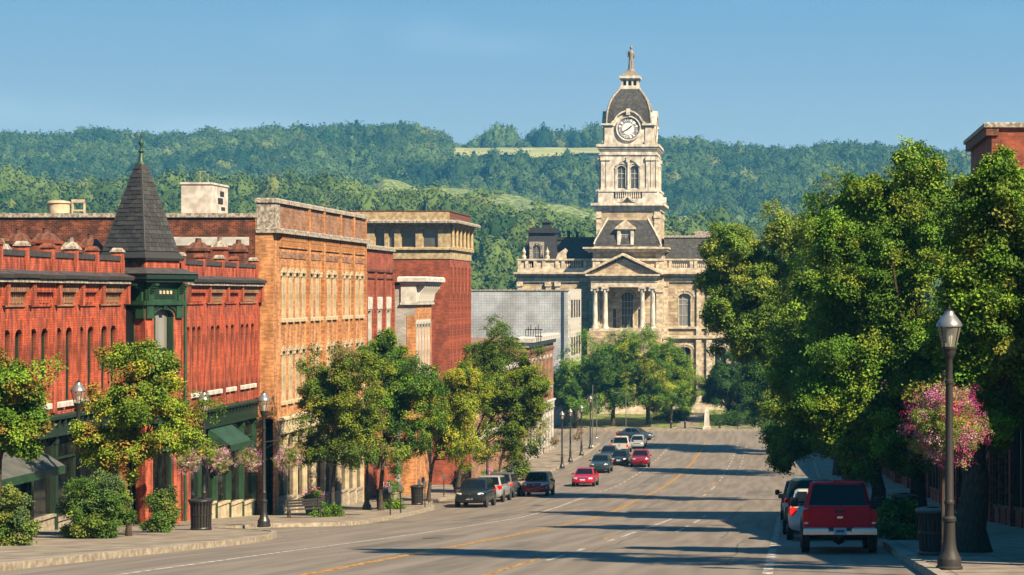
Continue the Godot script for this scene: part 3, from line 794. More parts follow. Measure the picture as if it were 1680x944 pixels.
func bench(label: String, at: Vector3, yaw: float, w := 1.7) -> Node3D:
	var o := thing("park_bench", label, "bench", at, "", Basis(Vector3.UP, yaw))
	for k in 4:
		var s := MB.new(); s.bev(-w / 2, w / 2, 0.42, 0.45, -0.2 + k * 0.115, -0.2 + k * 0.115 + 0.09, 0.008); obj("seat_slat", s, M.iron, o)
	for k in 3:
		var s := MB.new(); s.bev(-w / 2, w / 2, 0.52 + k * 0.13, 0.62 + k * 0.13, -0.27, -0.24, 0.008); obj("back_slat", s, M.iron, o)
	for x in [-w / 2 + 0.12, w / 2 - 0.12]:
		var s := MB.new(); s.box(x - 0.03, x + 0.03, 0, 0.415, 0.16, 0.22); s.box(x - 0.03, x + 0.03, 0, 0.88, -0.238, -0.205); s.box(x - 0.028, x + 0.028, 0.38, 0.418, -0.2, 0.16); obj("leg", s, M.iron, o)
	return o

# ---------------------------------------------------------------- vehicles (front towards +z)
func rrect(hw: float, y0: float, y1: float, z: float, n := 20, e := 4.5) -> PackedVector3Array:
	var R := PackedVector3Array()
	for i in n:
		var a := TAU * i / n; var cs := cos(a); var sn := sin(a)
		R.append(Vector3(hw * signf(cs) * pow(absf(cs), 2 / e), (y0 + y1) / 2 + (y1 - y0) / 2 * signf(sn) * pow(absf(sn), 2 / e), z))
	return R
func vring(hw: float, zf: float, zr: float, y: float, c := 0.12) -> PackedVector3Array:
	return PackedVector3Array([Vector3(hw - c, y, zf), Vector3(hw, y, zf - c), Vector3(hw, y, zr + c), Vector3(hw - c, y, zr), Vector3(-hw + c, y, zr), Vector3(-hw, y, zr + c), Vector3(-hw, y, zf - c), Vector3(-hw + c, y, zf)])
const CARS := {
	"suv": {"L": 4.6, "W": 1.86, "st": [[-2.3, 0.80, 0.42, 0.86], [-2.24, 0.89, 0.3, 1.05], [-1.6, 0.925, 0.25, 1.1], [-0.4, 0.93, 0.25, 1.1], [0.9, 0.93, 0.25, 1.08], [1.5, 0.92, 0.25, 1.04], [2.0, 0.88, 0.27, 0.98], [2.24, 0.8, 0.32, 0.9], [2.3, 0.7, 0.42, 0.78]], "g": [1.12, 1.05, -2.2, 0.86], "r": [0.3, 1.62, -1.85, 0.68], "wx": [1.42, -1.38], "wr": 0.36, "win": [[0.62, -0.28], [-0.36, -1.2], [-1.28, -1.9]]},
	"sedan": {"L": 4.6, "W": 1.8, "st": [[-2.3, 0.72, 0.42, 0.82], [-2.22, 0.83, 0.3, 0.95], [-1.6, 0.89, 0.22, 0.99], [-0.3, 0.9, 0.2, 0.97], [0.9, 0.9, 0.2, 0.94], [1.5, 0.89, 0.21, 0.88], [2.0, 0.85, 0.23, 0.79], [2.24, 0.75, 0.28, 0.7], [2.3, 0.66, 0.36, 0.6]], "g": [1.15, 0.92, -1.75, 0.82], "r": [0.35, 1.42, -1.0, 0.62], "wx": [1.4, -1.38], "wr": 0.32, "win": [[0.62, -0.22], [-0.3, -1.05]]},
	"pickup": {"L": 5.6, "W": 1.98, "st": [[-2.85, 0.93, 0.52, 1.2], [-2.82, 0.965, 0.5, 1.24], [-1.6, 0.98, 0.42, 1.24], [0.6, 0.98, 0.38, 1.2], [1.4, 0.98, 0.38, 1.16], [2.3, 0.96, 0.4, 1.1], [2.7, 0.9, 0.44, 1.02], [2.78, 0.8, 0.5, 0.9]], "g": [1.35, 1.17, -0.95, 0.92], "r": [0.65, 1.86, -0.72, 0.74], "wx": [1.8, -1.75], "wr": 0.4, "win": [[0.95, 0.1], [0.02, -0.75]]},
}
func car(kind: String, paint: String, label: String, cat: String, X: float, d: float, away: bool, group: String, yaw := 0.0) -> Node3D:
	var S: Dictionary = CARS[kind]
	var o := thing("parked_car" if cat != "pickup truck" else "pickup_truck", label, cat, gnd(X, d, 0.006), group, slope_basis(d, (PI if away else 0.0) + yaw))
	var P: Material = M["car_" + paint]
	if not cache.has(kind):
		var c := {}
		var b := MB.new(); var rings := []
		for s in S.st: rings.append(rrect(s[1], s[2], s[3], s[0]))
		b.loft(rings); b.smooth(35); c.body = b.mesh()
		var g: Array = S.g; var r: Array = S.r
		var cab := MB.new()
		cab.loft([vring(g[3], g[0], g[2], g[1]), vring(r[3], r[0], r[2], r[1]), vring(r[3] - 0.1, r[0] - 0.16, r[2] + 0.14, r[1] + 0.055, 0.1)]); cab.smooth(25); c.roof = cab.mesh()
		var f := func(x: float, s: float, back: bool) -> Vector3: # point on the windscreen or rear window
			var z: float = lerpf(g[2], r[2], s) if back else lerpf(g[0], r[0], s)
			return Vector3(x * lerpf(g[3] - 0.1, r[3] - 0.08, s), lerpf(g[1], r[1], s), z)
		for back in 2:
			var w := MB.new(); var a: Vector3 = f.call(-1, 0.1, back); var e: Vector3 = f.call(1, 0.1, back); var h: Vector3 = f.call(1, 0.93, back); var k: Vector3 = f.call(-1, 0.93, back)
			var nn := (e - a).cross(h - a).normalized() * 0.012 * (1.0 if not back else -1.0)
			if back: w.q(e + nn, a + nn, k + nn, h + nn)
			else: w.q(a + nn, e + nn, h + nn, k + nn)
			c["glass%d" % back] = w.mesh()
		var sg := MB.new()
		for sd in [-1, 1]:
			for wn in S.win:
				var fx := func(z: float, s: float) -> Vector3:
					var y: float = lerpf(g[1], r[1], s); var zl: float = lerpf(g[0], r[0], s) - 0.12; var zb: float = lerpf(g[2], r[2], s) + 0.12
					return Vector3(sd * (lerpf(g[3], r[3], s) + 0.012), y, clampf(z, zb, zl))
				var a: Vector3 = fx.call(wn[0] + 0.35 if wn == S.win[0] else wn[0], 0.12); var e: Vector3 = fx.call(wn[1], 0.12); var h: Vector3 = fx.call(wn[1], 0.9); var k: Vector3 = fx.call(wn[0], 0.9)
				if sd > 0: sg.q(a, e, h, k)
				else: sg.q(e, a, k, h)
		c.side = sg.mesh()
		var ty := MB.new(); var wr: float = S.wr
		ty.lathe([[wr - 0.12, -0.11], [wr - 0.03, -0.115], [wr, -0.08], [wr, 0.08], [wr - 0.03, 0.115], [wr - 0.12, 0.11]], 18); ty.smooth(40); c.tyre = ty.mesh()
		var ri := MB.new(); ri.lathe([[wr - 0.11, 0.1], [wr - 0.13, 0.112], [wr - 0.17, 0.09], [0.09, 0.1], [0.06, 0.12]], 14)
		c.rim = ri.mesh()
		var ar := MB.new(); ar.lathe([[wr + 0.07, 0.0], [wr + 0.065, 0.03]], 20); c.arch = ar.mesh()
		cache[kind] = c
	var c = cache[kind]; var st0: Array = S.st[-1]; var hw: float = S.W / 2; var pk := kind == "pickup"
	put("body", c.body, P, o); put("cabin", c.roof, P, o)
	put("windscreen", c.glass0, M.carglass, o); put("rear_window", c.glass1, M.carglass, o); put("side_window", c.side, M.carglass, o)
	for z in S.wx:
		for s in [-1, 1]:
			var B := Basis(Vector3(0, 0, 1), PI / 2) if s < 0 else Basis(Vector3(0, 0, 1), -PI / 2)
			put("wheel_arch", c.arch, M.plastic, o, Transform3D(B, Vector3(s * (hw - 0.022), S.wr + 0.02, z)))
			var ty := put("tyre", c.tyre, M.tyre, o, Transform3D(B, Vector3(s * (hw - 0.09), S.wr, z)))
			put("rim", c.rim, M.rim, ty)
	var zf: float = S.L / 2; var yf: float = st0[2]
	if not pk:
		var hy: float = 0.82 if kind == "suv" else 0.66
		for s in [-1, 1]:
			var hl := MB.new(); hl.loft([rrect(0.2, -0.075, 0.075, -0.3, 10, 3), rrect(0.19, -0.07, 0.07, 0.0, 10, 3), rrect(0.1, -0.03, 0.03, 0.03, 10, 3)]); hl.smooth(40)
			put("headlight", hl.mesh(), M.headlight, o, Transform3D(Basis(Vector3.UP, s * 0.5), Vector3(s * (hw - 0.27), hy, zf - 0.07)))
			var tl := MB.new(); tl.loft([rrect(0.12, -0.14, 0.14, -0.02, 10, 4), rrect(0.12, -0.14, 0.14, 0.2, 10, 4)])
			put("taillight", tl.mesh(), M.taillight, o, Transform3D(Basis(Vector3.UP, s * 0.25), Vector3(s * (hw - 0.18), hy + 0.12, -zf + 0.02)))
			var mi := MB.new(); mi.loft([rrect(0.1, -0.07, 0.07, -0.06, 10, 3), rrect(0.11, -0.08, 0.08, 0.04, 10, 3)]); mi.smooth(40)
			put("wing_mirror", mi.mesh(), P, o, Transform3D(Basis(), Vector3(s * (hw + 0.08), S.g[1] + 0.07, S.g[0] - 0.62)))
		var gr := MB.new(); gr.loft([rrect(0.5, -0.1, 0.1, -0.2, 12, 5), rrect(0.47, -0.085, 0.085, 0.012, 12, 5)])
		put("grille", gr.mesh(), M.plastic, o, Transform3D(Basis(), Vector3(0, hy - 0.04, zf - 0.035)))
		var bm := MB.new(); bm.loft([rrect(0.74, -0.085, 0.085, -0.2, 12, 5), rrect(0.66, -0.06, 0.06, 0.02, 12, 5)])
		put("air_intake", bm.mesh(), M.plastic, o, Transform3D(Basis(), Vector3(0, 0.42, zf - 0.05)))
		var em := MB.new(); em.lathe([[0.055, 0.0], [0.045, 0.02]], 10)
		put("badge", em.mesh(), M.chrome, o, Transform3D(Basis(Vector3.RIGHT, PI / 2), Vector3(0, hy - 0.01, zf - 0.02)))
		for e in [[1, 0.55], [-1, 0.72]]:
			var pl := MB.new(); pl.box(-0.2, 0.2, -0.075, 0.075, 0, 0.02)
			put("number_plate", pl.mesh(), M.plate, o, Transform3D(Basis() if e[0] > 0 else Basis(Vector3.UP, PI), Vector3(0, e[1], e[0] * (zf - 0.02))))
	else:
		var z := -2.86
		var bed := MB.new(); bed.box(-0.83, 0.83, 1.236, 1.246, -2.7, -1.05); put("bed", bed.mesh(), M.plastic, o)
		var tg := MB.new(); tg.bev(-0.79, 0.79, 0.66, 1.25, z - 0.02, z + 0.1, 0.03); put("tailgate", tg.mesh(), P, o)
		var hd := MB.new(); hd.bev(-0.13, 0.13, 1.07, 1.14, z - 0.032, z - 0.015, 0.008); put("tailgate_handle", hd.mesh(), M.plastic, o)
		var em := MB.new(); em.loft([rrect(0.085, -0.035, 0.035, 0, 10, 5), rrect(0.08, -0.03, 0.03, 0.012, 10, 5)]); put("badge", em.mesh(), M.chrome, o, Transform3D(Basis(Vector3.UP, PI), Vector3(0, 0.95, z - 0.02)))
		for s in [-1, 1]:
			var tl := MB.new(); tl.bev(-0.085, 0.085, 0.83, 1.16, -0.03, 0.12, 0.03)
			put("taillight", tl.mesh(), M.taillight, o, Transform3D(Basis(), Vector3(s * 0.89, 0, z)))
			var rv := MB.new(); rv.box(-0.05, 0.05, 0.78, 0.826, -0.025, 0.05); put("reversing_light", rv.mesh(), M.headlight, o, Transform3D(Basis(), Vector3(s * 0.89, 0, z)))
			var mi := MB.new(); mi.loft([rrect(0.11, -0.13, 0.13, -0.07, 10, 4), rrect(0.12, -0.14, 0.14, 0.06, 10, 4)]); mi.box(-s * 0.24 if s > 0 else 0.08, -0.08 if s > 0 else 0.24, -0.03, 0.03, -0.03, 0.03); mi.smooth(40)
			put("wing_mirror", mi.mesh(), M.plastic, o, Transform3D(Basis(), Vector3(s * (hw + 0.2), 1.32, 0.72)))
		var bu := MB.new(); bu.bev(-0.97, -0.3, 0.5, 0.68, z - 0.12, z + 0.1, 0.04); bu.bev(0.3, 0.97, 0.5, 0.68, z - 0.12, z + 0.1, 0.04); bu.bev(-0.3, 0.3, 0.5, 0.6, z - 0.12, z + 0.1, 0.03); put("rear_bumper", bu.mesh(), M.chrome, o)
		var bp := MB.new(); bp.box(-0.3, 0.3, 0.6, 0.67, z - 0.06, z + 0.08); put("bumper_step", bp.mesh(), M.plastic, o)
		var pl := MB.new(); pl.box(-0.17, 0.17, 0.5, 0.68, z - 0.135, z - 0.122); var pn := put("number_plate", pl.mesh(), M.plate, o)
		var ik := MB.new()
		for k in 4: ik.box(-0.1 + k * 0.055, -0.06 + k * 0.055, 0.56, 0.63, z - 0.14, z - 0.1351)
		put("plate_lettering", ik.mesh(), M.ink, pn)
		var ax := MB.new(); ax.tube(Vector3(-0.8, 0.38, -1.75), Vector3(0.8, 0.38, -1.75), 0.06, 0.06, 8); ax.lathe([[0.02, 0.2], [0.15, 0.28], [0.15, 0.45], [0.02, 0.5]], 10, Vector3(0, 0, -1.75)); put("rear_axle", ax.mesh(), M.plastic, o)
		var hi := MB.new(); hi.box(-0.05, 0.05, 0.42, 0.5, z - 0.1, z + 0.3); put("tow_hitch", hi.mesh(), M.plastic, o)
		var bl := MB.new(); bl.bev(-0.12, 0.12, 1.9, 1.935, -0.7, -0.64, 0.01); put("brake_light", bl.mesh(), M.taillight, o)
		for s in [-1, 1]:
			var hl := MB.new(); hl.bev(-0.16, 0.16, 0.78, 1.0, -0.2, 0.02, 0.03); put("headlight", hl.mesh(), M.headlight, o, Transform3D(Basis(), Vector3(s * 0.68, 0, 2.76)))
		var gr := MB.new(); gr.bev(-0.48, 0.48, 0.7, 1.0, 2.5, 2.8, 0.03); put("grille", gr.mesh(), M.chrome, o)
		var fb := MB.new(); fb.bev(-0.95, 0.95, 0.45, 0.66, 2.5, 2.86, 0.05); put("front_bumper", fb.mesh(), M.chrome, o)
	return o

# ---------------------------------------------------------------- buildings on the left
func shopfront(o: Node3D, f: Transform3D, u0: float, u1: float, vt: float, vb: float, bay: float, fas: Material, colm: Material, bulk: Material, fh := 0.75, bulkh := 0.8) -> void:
	var m := mk(o, f)
	m.box(u0, u1, vt - fh, vt - 0.16, -0.3, 0.12); m.bev(u0, u1, vt - 0.16, vt, -0.3, 0.32, 0.05); m.box(u0, u1, vt - fh - 0.09, vt - fh, -0.3, 0.18)
	for k in int((u1 - u0) / 0.55): m.box(u0 + 0.2 + k * 0.55, u0 + 0.3 + k * 0.55, vt - 0.34, vt - 0.163, 0.12, 0.27)
	obj("shopfront_cornice", m, fas, o)
	var n := maxi(1, int(round((u1 - u0) / bay))); var w := (u1 - u0) / n
	for k in n + 1:
		m = mk(o, f); var x := u0 + k * w
		m.box(x - 0.11, x + 0.11, -drop(-(f * Vector3(x, 0, 0)).z) - 0.5, vt - fh - 0.09, -0.28, 0.03); m.box(x - 0.13, x + 0.13, vt - fh - 0.4, vt - fh - 0.2, -0.25, 0.06)
		obj("column", m, colm, o)
	for k in n:
		var a := u0 + k * w + 0.11; var b := u0 + (k + 1) * w - 0.11
		var gb := maxf(-drop(-(f * Vector3((a + b) / 2, 0, 0)).z) + 0.15 + bulkh, vb + 0.2)
		m = mk(o, f); m.box(a, b, gb - bulkh - 1.2, gb - 0.02, -0.35, -0.02); m.box(a, b, gb - 0.1, gb, -0.35, 0.05); obj("bulkhead", m, bulk, o)
		m = mk(o, f); m.box(a, a + 0.06, gb, vt - fh - 0.09, -0.16, -0.07); m.box(b - 0.06, b, gb, vt - fh - 0.09, -0.16, -0.07); m.box(a + 0.06, b - 0.06, vt - fh - 1.0, vt - fh - 0.93, -0.15, -0.08)
		var fr := obj("shop_window", m, colm, o)
		m = mk(o, f); m.box(a, b, gb, vt - fh - 0.09, -0.22, -0.16); obj("pane", m, M.shopglass, fr)
func awning(o: Node3D, f: Transform3D, u0: float, u1: float, vt: float, vb: float, out: float, top: Material, fringe: Material) -> void:
	var m := mk(o, f)
	var a := Vector3(u0, vt, 0.05); var b := Vector3(u1, vt, 0.05); var c := Vector3(u1, vb, out); var e := Vector3(u0, vb, out)
	m.q(e, c, b, a); m.q(e - Vector3(0, 0.03, 0), a - Vector3(0, 0.03, 0), b - Vector3(0, 0.03, 0), c - Vector3(0, 0.03, 0))
	m.tri(b, c, Vector3(u1, vb, 0.05)); m.tri(a, Vector3(u0, vb, 0.05), e)
	var aw := obj("awning", m, top, o)
	m = mk(o, f); m.box(u0, u1, vb - 0.28, vb - 0.01, out - 0.01, out + 0.02); m.box(u1 - 0.02, u1 + 0.01, vb - 0.28, vb - 0.01, 0.05, out); obj("awning_valance", m, fringe, aw)

func build_red() -> void:
	var o := thing("red_brick_building", "long painted red brick block with narrow arched windows and a slate corner turret", "building", gnd(-27, 74))
	var f := fstreet(-27, 50)
	var ops := []
	var bays := []
	for d in [51.6, 53.8, 56.0, 58.2, 60.4, 62.7, 64.9, 67.2, 69.4, 71.5, 74.2]: bays.append(d - 50)
	var wl := []
	for k in bays.size() - 1:
		var c: float = (bays[k] + bays[k + 1]) / 2
		for s in [-0.5, 0.5]: wl.append(c + s)
	for x in wl: ops.append([x - 0.31, x + 0.31, -3.95, -1.18, 0.3])
	var wr := []
	for d in [82.45, 83.3, 84.05, 85.2, 86.0, 86.85, 88.2, 89.1, 90.7, 91.55, 92.45]: wr.append(d - 50)
	for x in wr: ops.append([x - 0.26, x + 0.26, -4.45, -1.4, 0.26])
	var m := mk(o, f)
	wall(m, 0, 24.6, -4.4, 1.45, ops.slice(0, wl.size()), 0.3); wall(m, 31.6, 43.3, -5.25, 1.45, ops.slice(wl.size()), 0.3)
	m.q(Vector3(24.6, -4.4, 0), Vector3(24.6, -4.4, -4), Vector3(24.6, 1.45, -4), Vector3(24.6, 1.45, 0))
	m.q(Vector3(31.6, -12, -4), Vector3(31.6, -12, 0), Vector3(31.6, 1.45, 0), Vector3(31.6, 1.45, -4))
	m.q(Vector3(24.6, -12, -3), Vector3(31.6, -12, -3), Vector3(31.6, 1.0, -3), Vector3(24.6, 1.0, -3))
	obj("wall", m, M.red, o)
	m = mk(o, f); m.box(0, 43.2, -14, 0.6, -14, -0.62); obj("roof", m, M.roof, o)
	m = mk(o, f); m.box(0, 24.6, 0.5, 1.45, -0.35, -0.02); m.box(31.6, 43.28, 0.5, 1.45, -0.35, -0.02); obj("parapet_back", m, M.red, o)
	var st := {"id": "red", "frame": M.green, "pane": M.glass, "dep": 0.24, "th": 0.05, "rails": [0.52], "sill": M.white}
	for x in wl: window(o, at2(f, x, -3.95), 0.62, 2.77, 0.3, st)
	for x in wr: window(o, at2(f, x, -4.45), 0.52, 3.05, 0.26, st)
	# keystones over the windows
	for x in wl + wr:
		var lo: bool = x < 25
		m = mk(o, f); m.bev(x - 0.09, x + 0.09, (-1.2 if lo else -1.42), (-0.82 if lo else -1.04), -0.02, 0.07, 0.02); obj("keystone", m, M.red, o)
	var rb := [31.8, 34.7, 37.5, 39.8, 43.1]
	for sec in 2:
		var B: Array = bays if sec == 0 else rb
		var vb := -4.3 if sec == 0 else -5.2
		for k in B.size():
			var x: float = B[k]
			m = mk(o, f)
			m.box(x - 0.17, x + 0.17, vb, 0.42, -0.02, 0.13); m.box(x - 0.15, x + 0.15, 0.42, 0.86, -0.02, 0.2)
			m.ext([Vector2(x - 0.1, -0.35), Vector2(x + 0.1, -0.35), Vector2(x + 0.14, 0.4), Vector2(x - 0.14, 0.4)], 0.12, 0.34)
			obj("pilaster", m, M.red, o)
			m = mk(o, f); m.box(x - 0.15, x + 0.15, 0.85, 1.76, -0.36, 0.07); var post := obj("parapet_post", m, M.red, o)
			m = mk(o, f); m.frus(x - 0.2, x + 0.2, -0.41, 0.12, 1.76, x - 0.1, x + 0.1, -0.3, 0.02, 1.93); obj("post_cap", m, M.oldred if k % 2 else M.coping, post)
			if k == B.size() - 1: continue
			var a: float = B[k]; var b: float = B[k + 1]
			m = mk(o, f); m.box(a + 0.153, b - 0.153, 1.4, 1.6, -0.4, 0.05); obj("coping", m, M.darkcoping, o)
			m = mk(o, f)
			m.ext([Vector2(0, 0.52), Vector2(0.5, 0.62), Vector2(0.52, 0.72), Vector2(0, 0.9)], 0, 1)
			m = mk(o, f * Transform3D(Basis(Vector3(0, 0, 1), Vector3.UP, Vector3(-1, 0, 0)), Vector3(b + 0.1, 0.0 + 0.015 * (k % 2), 0.02)))
			m.ext([Vector2(0, 0.56), Vector2(0.48, 0.6), Vector2(0.52, 0.74), Vector2(0, 0.9)], 0, b - a - 0.03)
			obj("cornice", m, M.darkcoping, o)
			m = mk(o, f); m.box(a + 0.02, b - 0.02, 0.46, 0.575, -0.02, 0.42); obj("cornice_bed", m, M.coping, o)
			m = mk(o, f)
			var nb := int((b - a - 0.4) / 0.155)
			for i in nb:
				var x2 := a + 0.22 + i * 0.155
				m.ext([Vector2(x2, -0.28 + 0.12 * (i % 2)), Vector2(x2 + 0.08, -0.28 + 0.12 * (i % 2)), Vector2(x2 + 0.08, 0.44), Vector2(x2, 0.44)], -0.02, 0.11)
				m.box(x2 - 0.01, x2 + 0.09, 0.12, 0.45, 0.11, 0.26)
			m.box(a + 0.17, b - 0.17, -0.4, -0.32, -0.02, 0.07)
			obj("corbel_table", m, M.pinkbrick if k % 2 else M.red, o)
	# shopfronts
	shopfront(o, f, 0.0, 24.2, -4.4, -20.0, 2.3, M.green, M.green, M.kerb, 0.7, 0.5)
	shopfront(o, f, 32.4, 43.0, -5.25, -20.0, 1.95, M.green, M.lgreen, M.creamwin, 0.85, 0.75)
	awning(o, f, 0.4, 14.6, -5.1, -6.0, 1.5, M.awning, M.lgreen)
	awning(o, f, 35.2, 38.6, -6.2, -7.0, 1.1, M.lgreen, M.lgreen)
	for x in [24.35, 31.9]:
		m = mk(o, f); m.box(x - 0.3, x + 0.3, -12, -4.4, -0.6, 0.22); obj("brick_pier", m, M.red, o)
	m = mk(o, f); m.tube(Vector3(31.35, -11, 0.25), Vector3(31.35, 0.5, 0.25), 0.07, 0.07, 8); obj("downpipe", m, M.lgreen, o)
	# turret, turned towards the crossing
	var c := Transform3D(Basis(Vector3.UP, deg_to_rad(-20)), Vector3(-27.0, CY, -76.5))
	var hb := 1.14
	m = mk(o, c); m.box(-hb + 0.28, hb - 0.28, -12, 0.5, -hb + 0.28, hb - 0.28); obj("turret_core", m, M.green, o)
	for face in 2:
		var ff := c * (Transform3D(Basis(Vector3(0, 0, -1), Vector3.UP, Vector3(1, 0, 0)), Vector3(hb, 0, 0)) if face == 0 else Transform3D(Basis(), Vector3(0, 0, hb)))
		m = mk(o, ff)
		wall(m, -hb, hb, -4.6, -0.9, [[-0.62, 0.62, -3.0, -0.58, 0.0]], 0.28) if false else wall(m, -hb, hb, -4.6, -0.35, [[-0.6, 0.6, -3.1, -0.55, 0.35]], 0.3)
		obj("turret_wall", m, M.red, o)
		for s in [-1, 1]:
			m = mk(o, ff); m.box(s * 0.9 - 0.235, s * 0.9 + 0.235, -12, -4.95, -0.3, 0.0); obj("brick_pier", m, M.red, o)
		m = mk(o, ff); m.box(-hb - 0.05, hb + 0.05, -5.3, -4.6, -0.3, 0.08); m.bev(-hb - 0.2, hb + 0.2, -4.6, -4.42, -0.3, 0.28, 0.05); obj("shopfront_cornice", m, M.green, o)
		m = mk(o, ff); m.box(-0.66, -0.58, -10.4, -5.3, -0.2, -0.1); m.box(0.58, 0.66, -10.4, -5.3, -0.2, -0.1); m.box(-0.58, 0.58, -6.5, -6.4, -0.2, -0.1); m.box(-0.66, 0.66, -12, -9.3, -0.26, -0.08)
		var sw := obj("shop_window", m, M.lgreen, o)
		m = mk(o, ff); m.box(-0.66, 0.66, -9.3, -5.3, -0.27, -0.2); obj("pane", m, M.shopglass, sw)
		var tw := {"id": "turret", "frame": M.green, "pane": M.glass_curtain, "dep": 0.27, "th": 0.1, "rails": [0.34], "liner": M.lgreen, "lth": 0.06, "hood": M.green, "hth": 0.12, "sill": M.green}
		window(o, at2(ff, 0, -3.1), 1.2, 2.55, 0.35, tw)
		m = mk(o, ff)
		for s in [-1, 1]:
			m.box(s * 0.93 - 0.2, s * 0.93 + 0.2, -0.95, -0.32, -0.1, 0.1); m.box(s * 0.93 - 0.15, s * 0.93 + 0.15, -0.32, 0.5, -0.1, 0.14)
			for i in 4: m.box(s * 0.93 - 0.12, s * 0.93 + 0.12, 0.1 + i * 0.1, 0.19 + i * 0.1, 0.13, 0.2 + i * 0.08)
		m.box(-hb - 0.1, hb + 0.1, -0.4, -0.22, -0.1, 0.16); m.box(-hb - 0.05, hb + 0.05, -0.22, 0.55, -0.1, 0.05)
		obj("turret_frieze", m, M.lgreen, o)
		m = mk(o, ff); m.box(-0.62, 0.62, -0.13, 0.38, 0.04, 0.075); m.box(-0.5, 0.5, -0.03, 0.28, 0.07, 0.09); var pn := obj("frieze_panel", m, M.green, o)
		m = mk(o, ff)
		for i in 4: m.lathe([[0.09, 0], [0.06, 0.04]], 8, Vector3.ZERO) if false else m.bev(-0.38 + i * 0.22, -0.27 + i * 0.22, 0.06, 0.2, 0.085, 0.12, 0.02)
		obj("rosette", m, M.creamwin, pn)
		m = mk(o, ff); m.box(-hb + 0.08, hb - 0.08, 1.12, 1.5, -0.2, -0.04); obj("turret_band", m, M.rust if face else M.red, o)
	m = mk(o, c)
	var e := 1.62
	m.box(-e + 0.1, e - 0.1, 0.55, 0.68, -e + 0.1, e - 0.1); m.box(-e, e, 0.68, 0.9, -e, e)
	obj("turret_cornice", m, M.green, o)
	m = mk(o, c); m.frus(-e - 0.06, e + 0.06, -e - 0.06, e + 0.06, 0.9, -hb, hb, -hb, hb, 1.14); obj("turret_skirt_roof", m, M.darkcoping, o)
	m = mk(o, c)
	m.frus(-hb - 0.06, hb + 0.06, -hb - 0.06, hb + 0.06, 1.45, -hb - 0.1, hb + 0.1, -hb - 0.1, hb + 0.1, 1.55)
	m.frus(-hb - 0.1, hb + 0.1, -hb - 0.1, hb + 0.1, 1.55, -hb + 0.09, hb - 0.09, -hb + 0.09, hb - 0.09, 1.85)
	m.frus(-hb + 0.09, hb - 0.09, -hb + 0.09, hb - 0.09, 1.85, -0.15, 0.15, -0.15, 0.15, 5.5)
	var rf := obj("turret_roof", m, M.shingle2, o)
	var sh := MB.new(); sh.frus(-0.5, 0.5, 0.0, 0.035, -0.02, -0.5, 0.5, 0.0, 0.012, 0.215)
	var shm := sh.mesh()
	var R := RandomNumberGenerator.new(); R.seed = 5
	var slope := atan2(hb - 0.09 - 0.15, 5.5 - 1.85)
	for face in 2:
		for row in 20:
			var y := 1.85 + row * (3.62 / 20.0)
			var w := lerpf(hb - 0.09, 0.15, (y - 1.85) / 3.65); var wt := lerpf(hb - 0.09, 0.15, (y + 0.1 - 1.85) / 3.65)
			var n := maxi(1, int(round(2 * w / 0.27)))
			var cuts := [-wt]
			for i in n - 1: cuts.append(-wt + 2 * wt * (i + 1 + R.randf_range(-0.22, 0.22) + (0.25 if row % 2 else -0.25) * (1 if n > 2 else 0)) / n)
			cuts.append(wt)
			for i in n:
				var x0: float = cuts[i]; var x1: float = cuts[i + 1]
				if x1 - x0 < 0.04: continue
				var b := Basis(Vector3(x1 - x0 - 0.018, 0, 0), Vector3(0, cos(slope), -sin(slope)), Vector3(0, sin(slope), cos(slope)))
				var lt := Transform3D(b, Vector3((x0 + x1) / 2, y + R.randf_range(-0.012, 0.012), w + 0.004 + R.randf_range(0, 0.012)))
				if face == 0: lt = Transform3D(Basis(Vector3(0, 0, -1), Vector3.UP, Vector3(1, 0, 0)), Vector3.ZERO) * lt
				put("shingle", shm, [M.shingle, M.shingle2, M.shingle3][R.randi() % 3], rf, o.transform.affine_inverse() * c * lt)
	m = mk(o, c)
	for s in [Vector2(1, 1), Vector2(-1, 1)]: m.tube(Vector3(s.x * (hb - 0.08), 1.85, s.y * (hb - 0.08)), Vector3(s.x * 0.15, 5.5, s.y * 0.15), 0.035, 0.03, 5)
	obj("hip_ridge", m, M.shingle3, rf)
	m = mk(o, c); m.lathe([[0.2, 5.42], [0.2, 5.52], [0.12, 5.6], [0.1, 5.85], [0.07, 5.95], [0.12, 6.03], [0.05, 6.1], [0.045, 6.25], [0.1, 6.36], [0.1, 6.42], [0.03, 6.5], [0.02, 6.62], [0.05, 6.67], [0.008, 6.85]], 10); m.smooth(45); obj("finial", m, M.lgreen, o)
	# brick chimneys behind the parapet
	var ch := [[2, 30.0, 70.0, 400], [30, 30.4, 72.0, 384], [75, 29.8, 74.0, 383], [116, 30.0, 75.0, 398], [148, 30.5, 78.0, 392], [325, 29.6, 88.0, 398], [360, 29.4, 91.0, 396], [391, 29.0, 92.3, 400]]
	for k in ch.size():
		var px: float = ch[k][0]; var d: float = ch[k][2]; var p := pt(px, ch[k][3], d); var w := 0.34 + 0.05 * (k % 3)
		m = mk(o, Transform3D(Basis(), p)); m.box(-w, w, -4, -0.42, -w, w); m.box(-w - 0.07, w + 0.07, -0.42, -0.3, -w - 0.07, w + 0.07)
		var cc := obj("chimney", m, M.oldred if k % 2 else M.darkred, o)
		m = mk(o, Transform3D(Basis(), p)); m.frus(-w, w, -w, w, -0.3, -w * 0.5, w * 0.5, -w * 0.5, w * 0.5, 0.0); m.lathe([[w * 0.4, 0], [w * 0.3, 0.16], [w * 0.36, 0.2]], 8); obj("chimney_cap", m, M.coping if k % 3 == 0 else M.rust, cc)

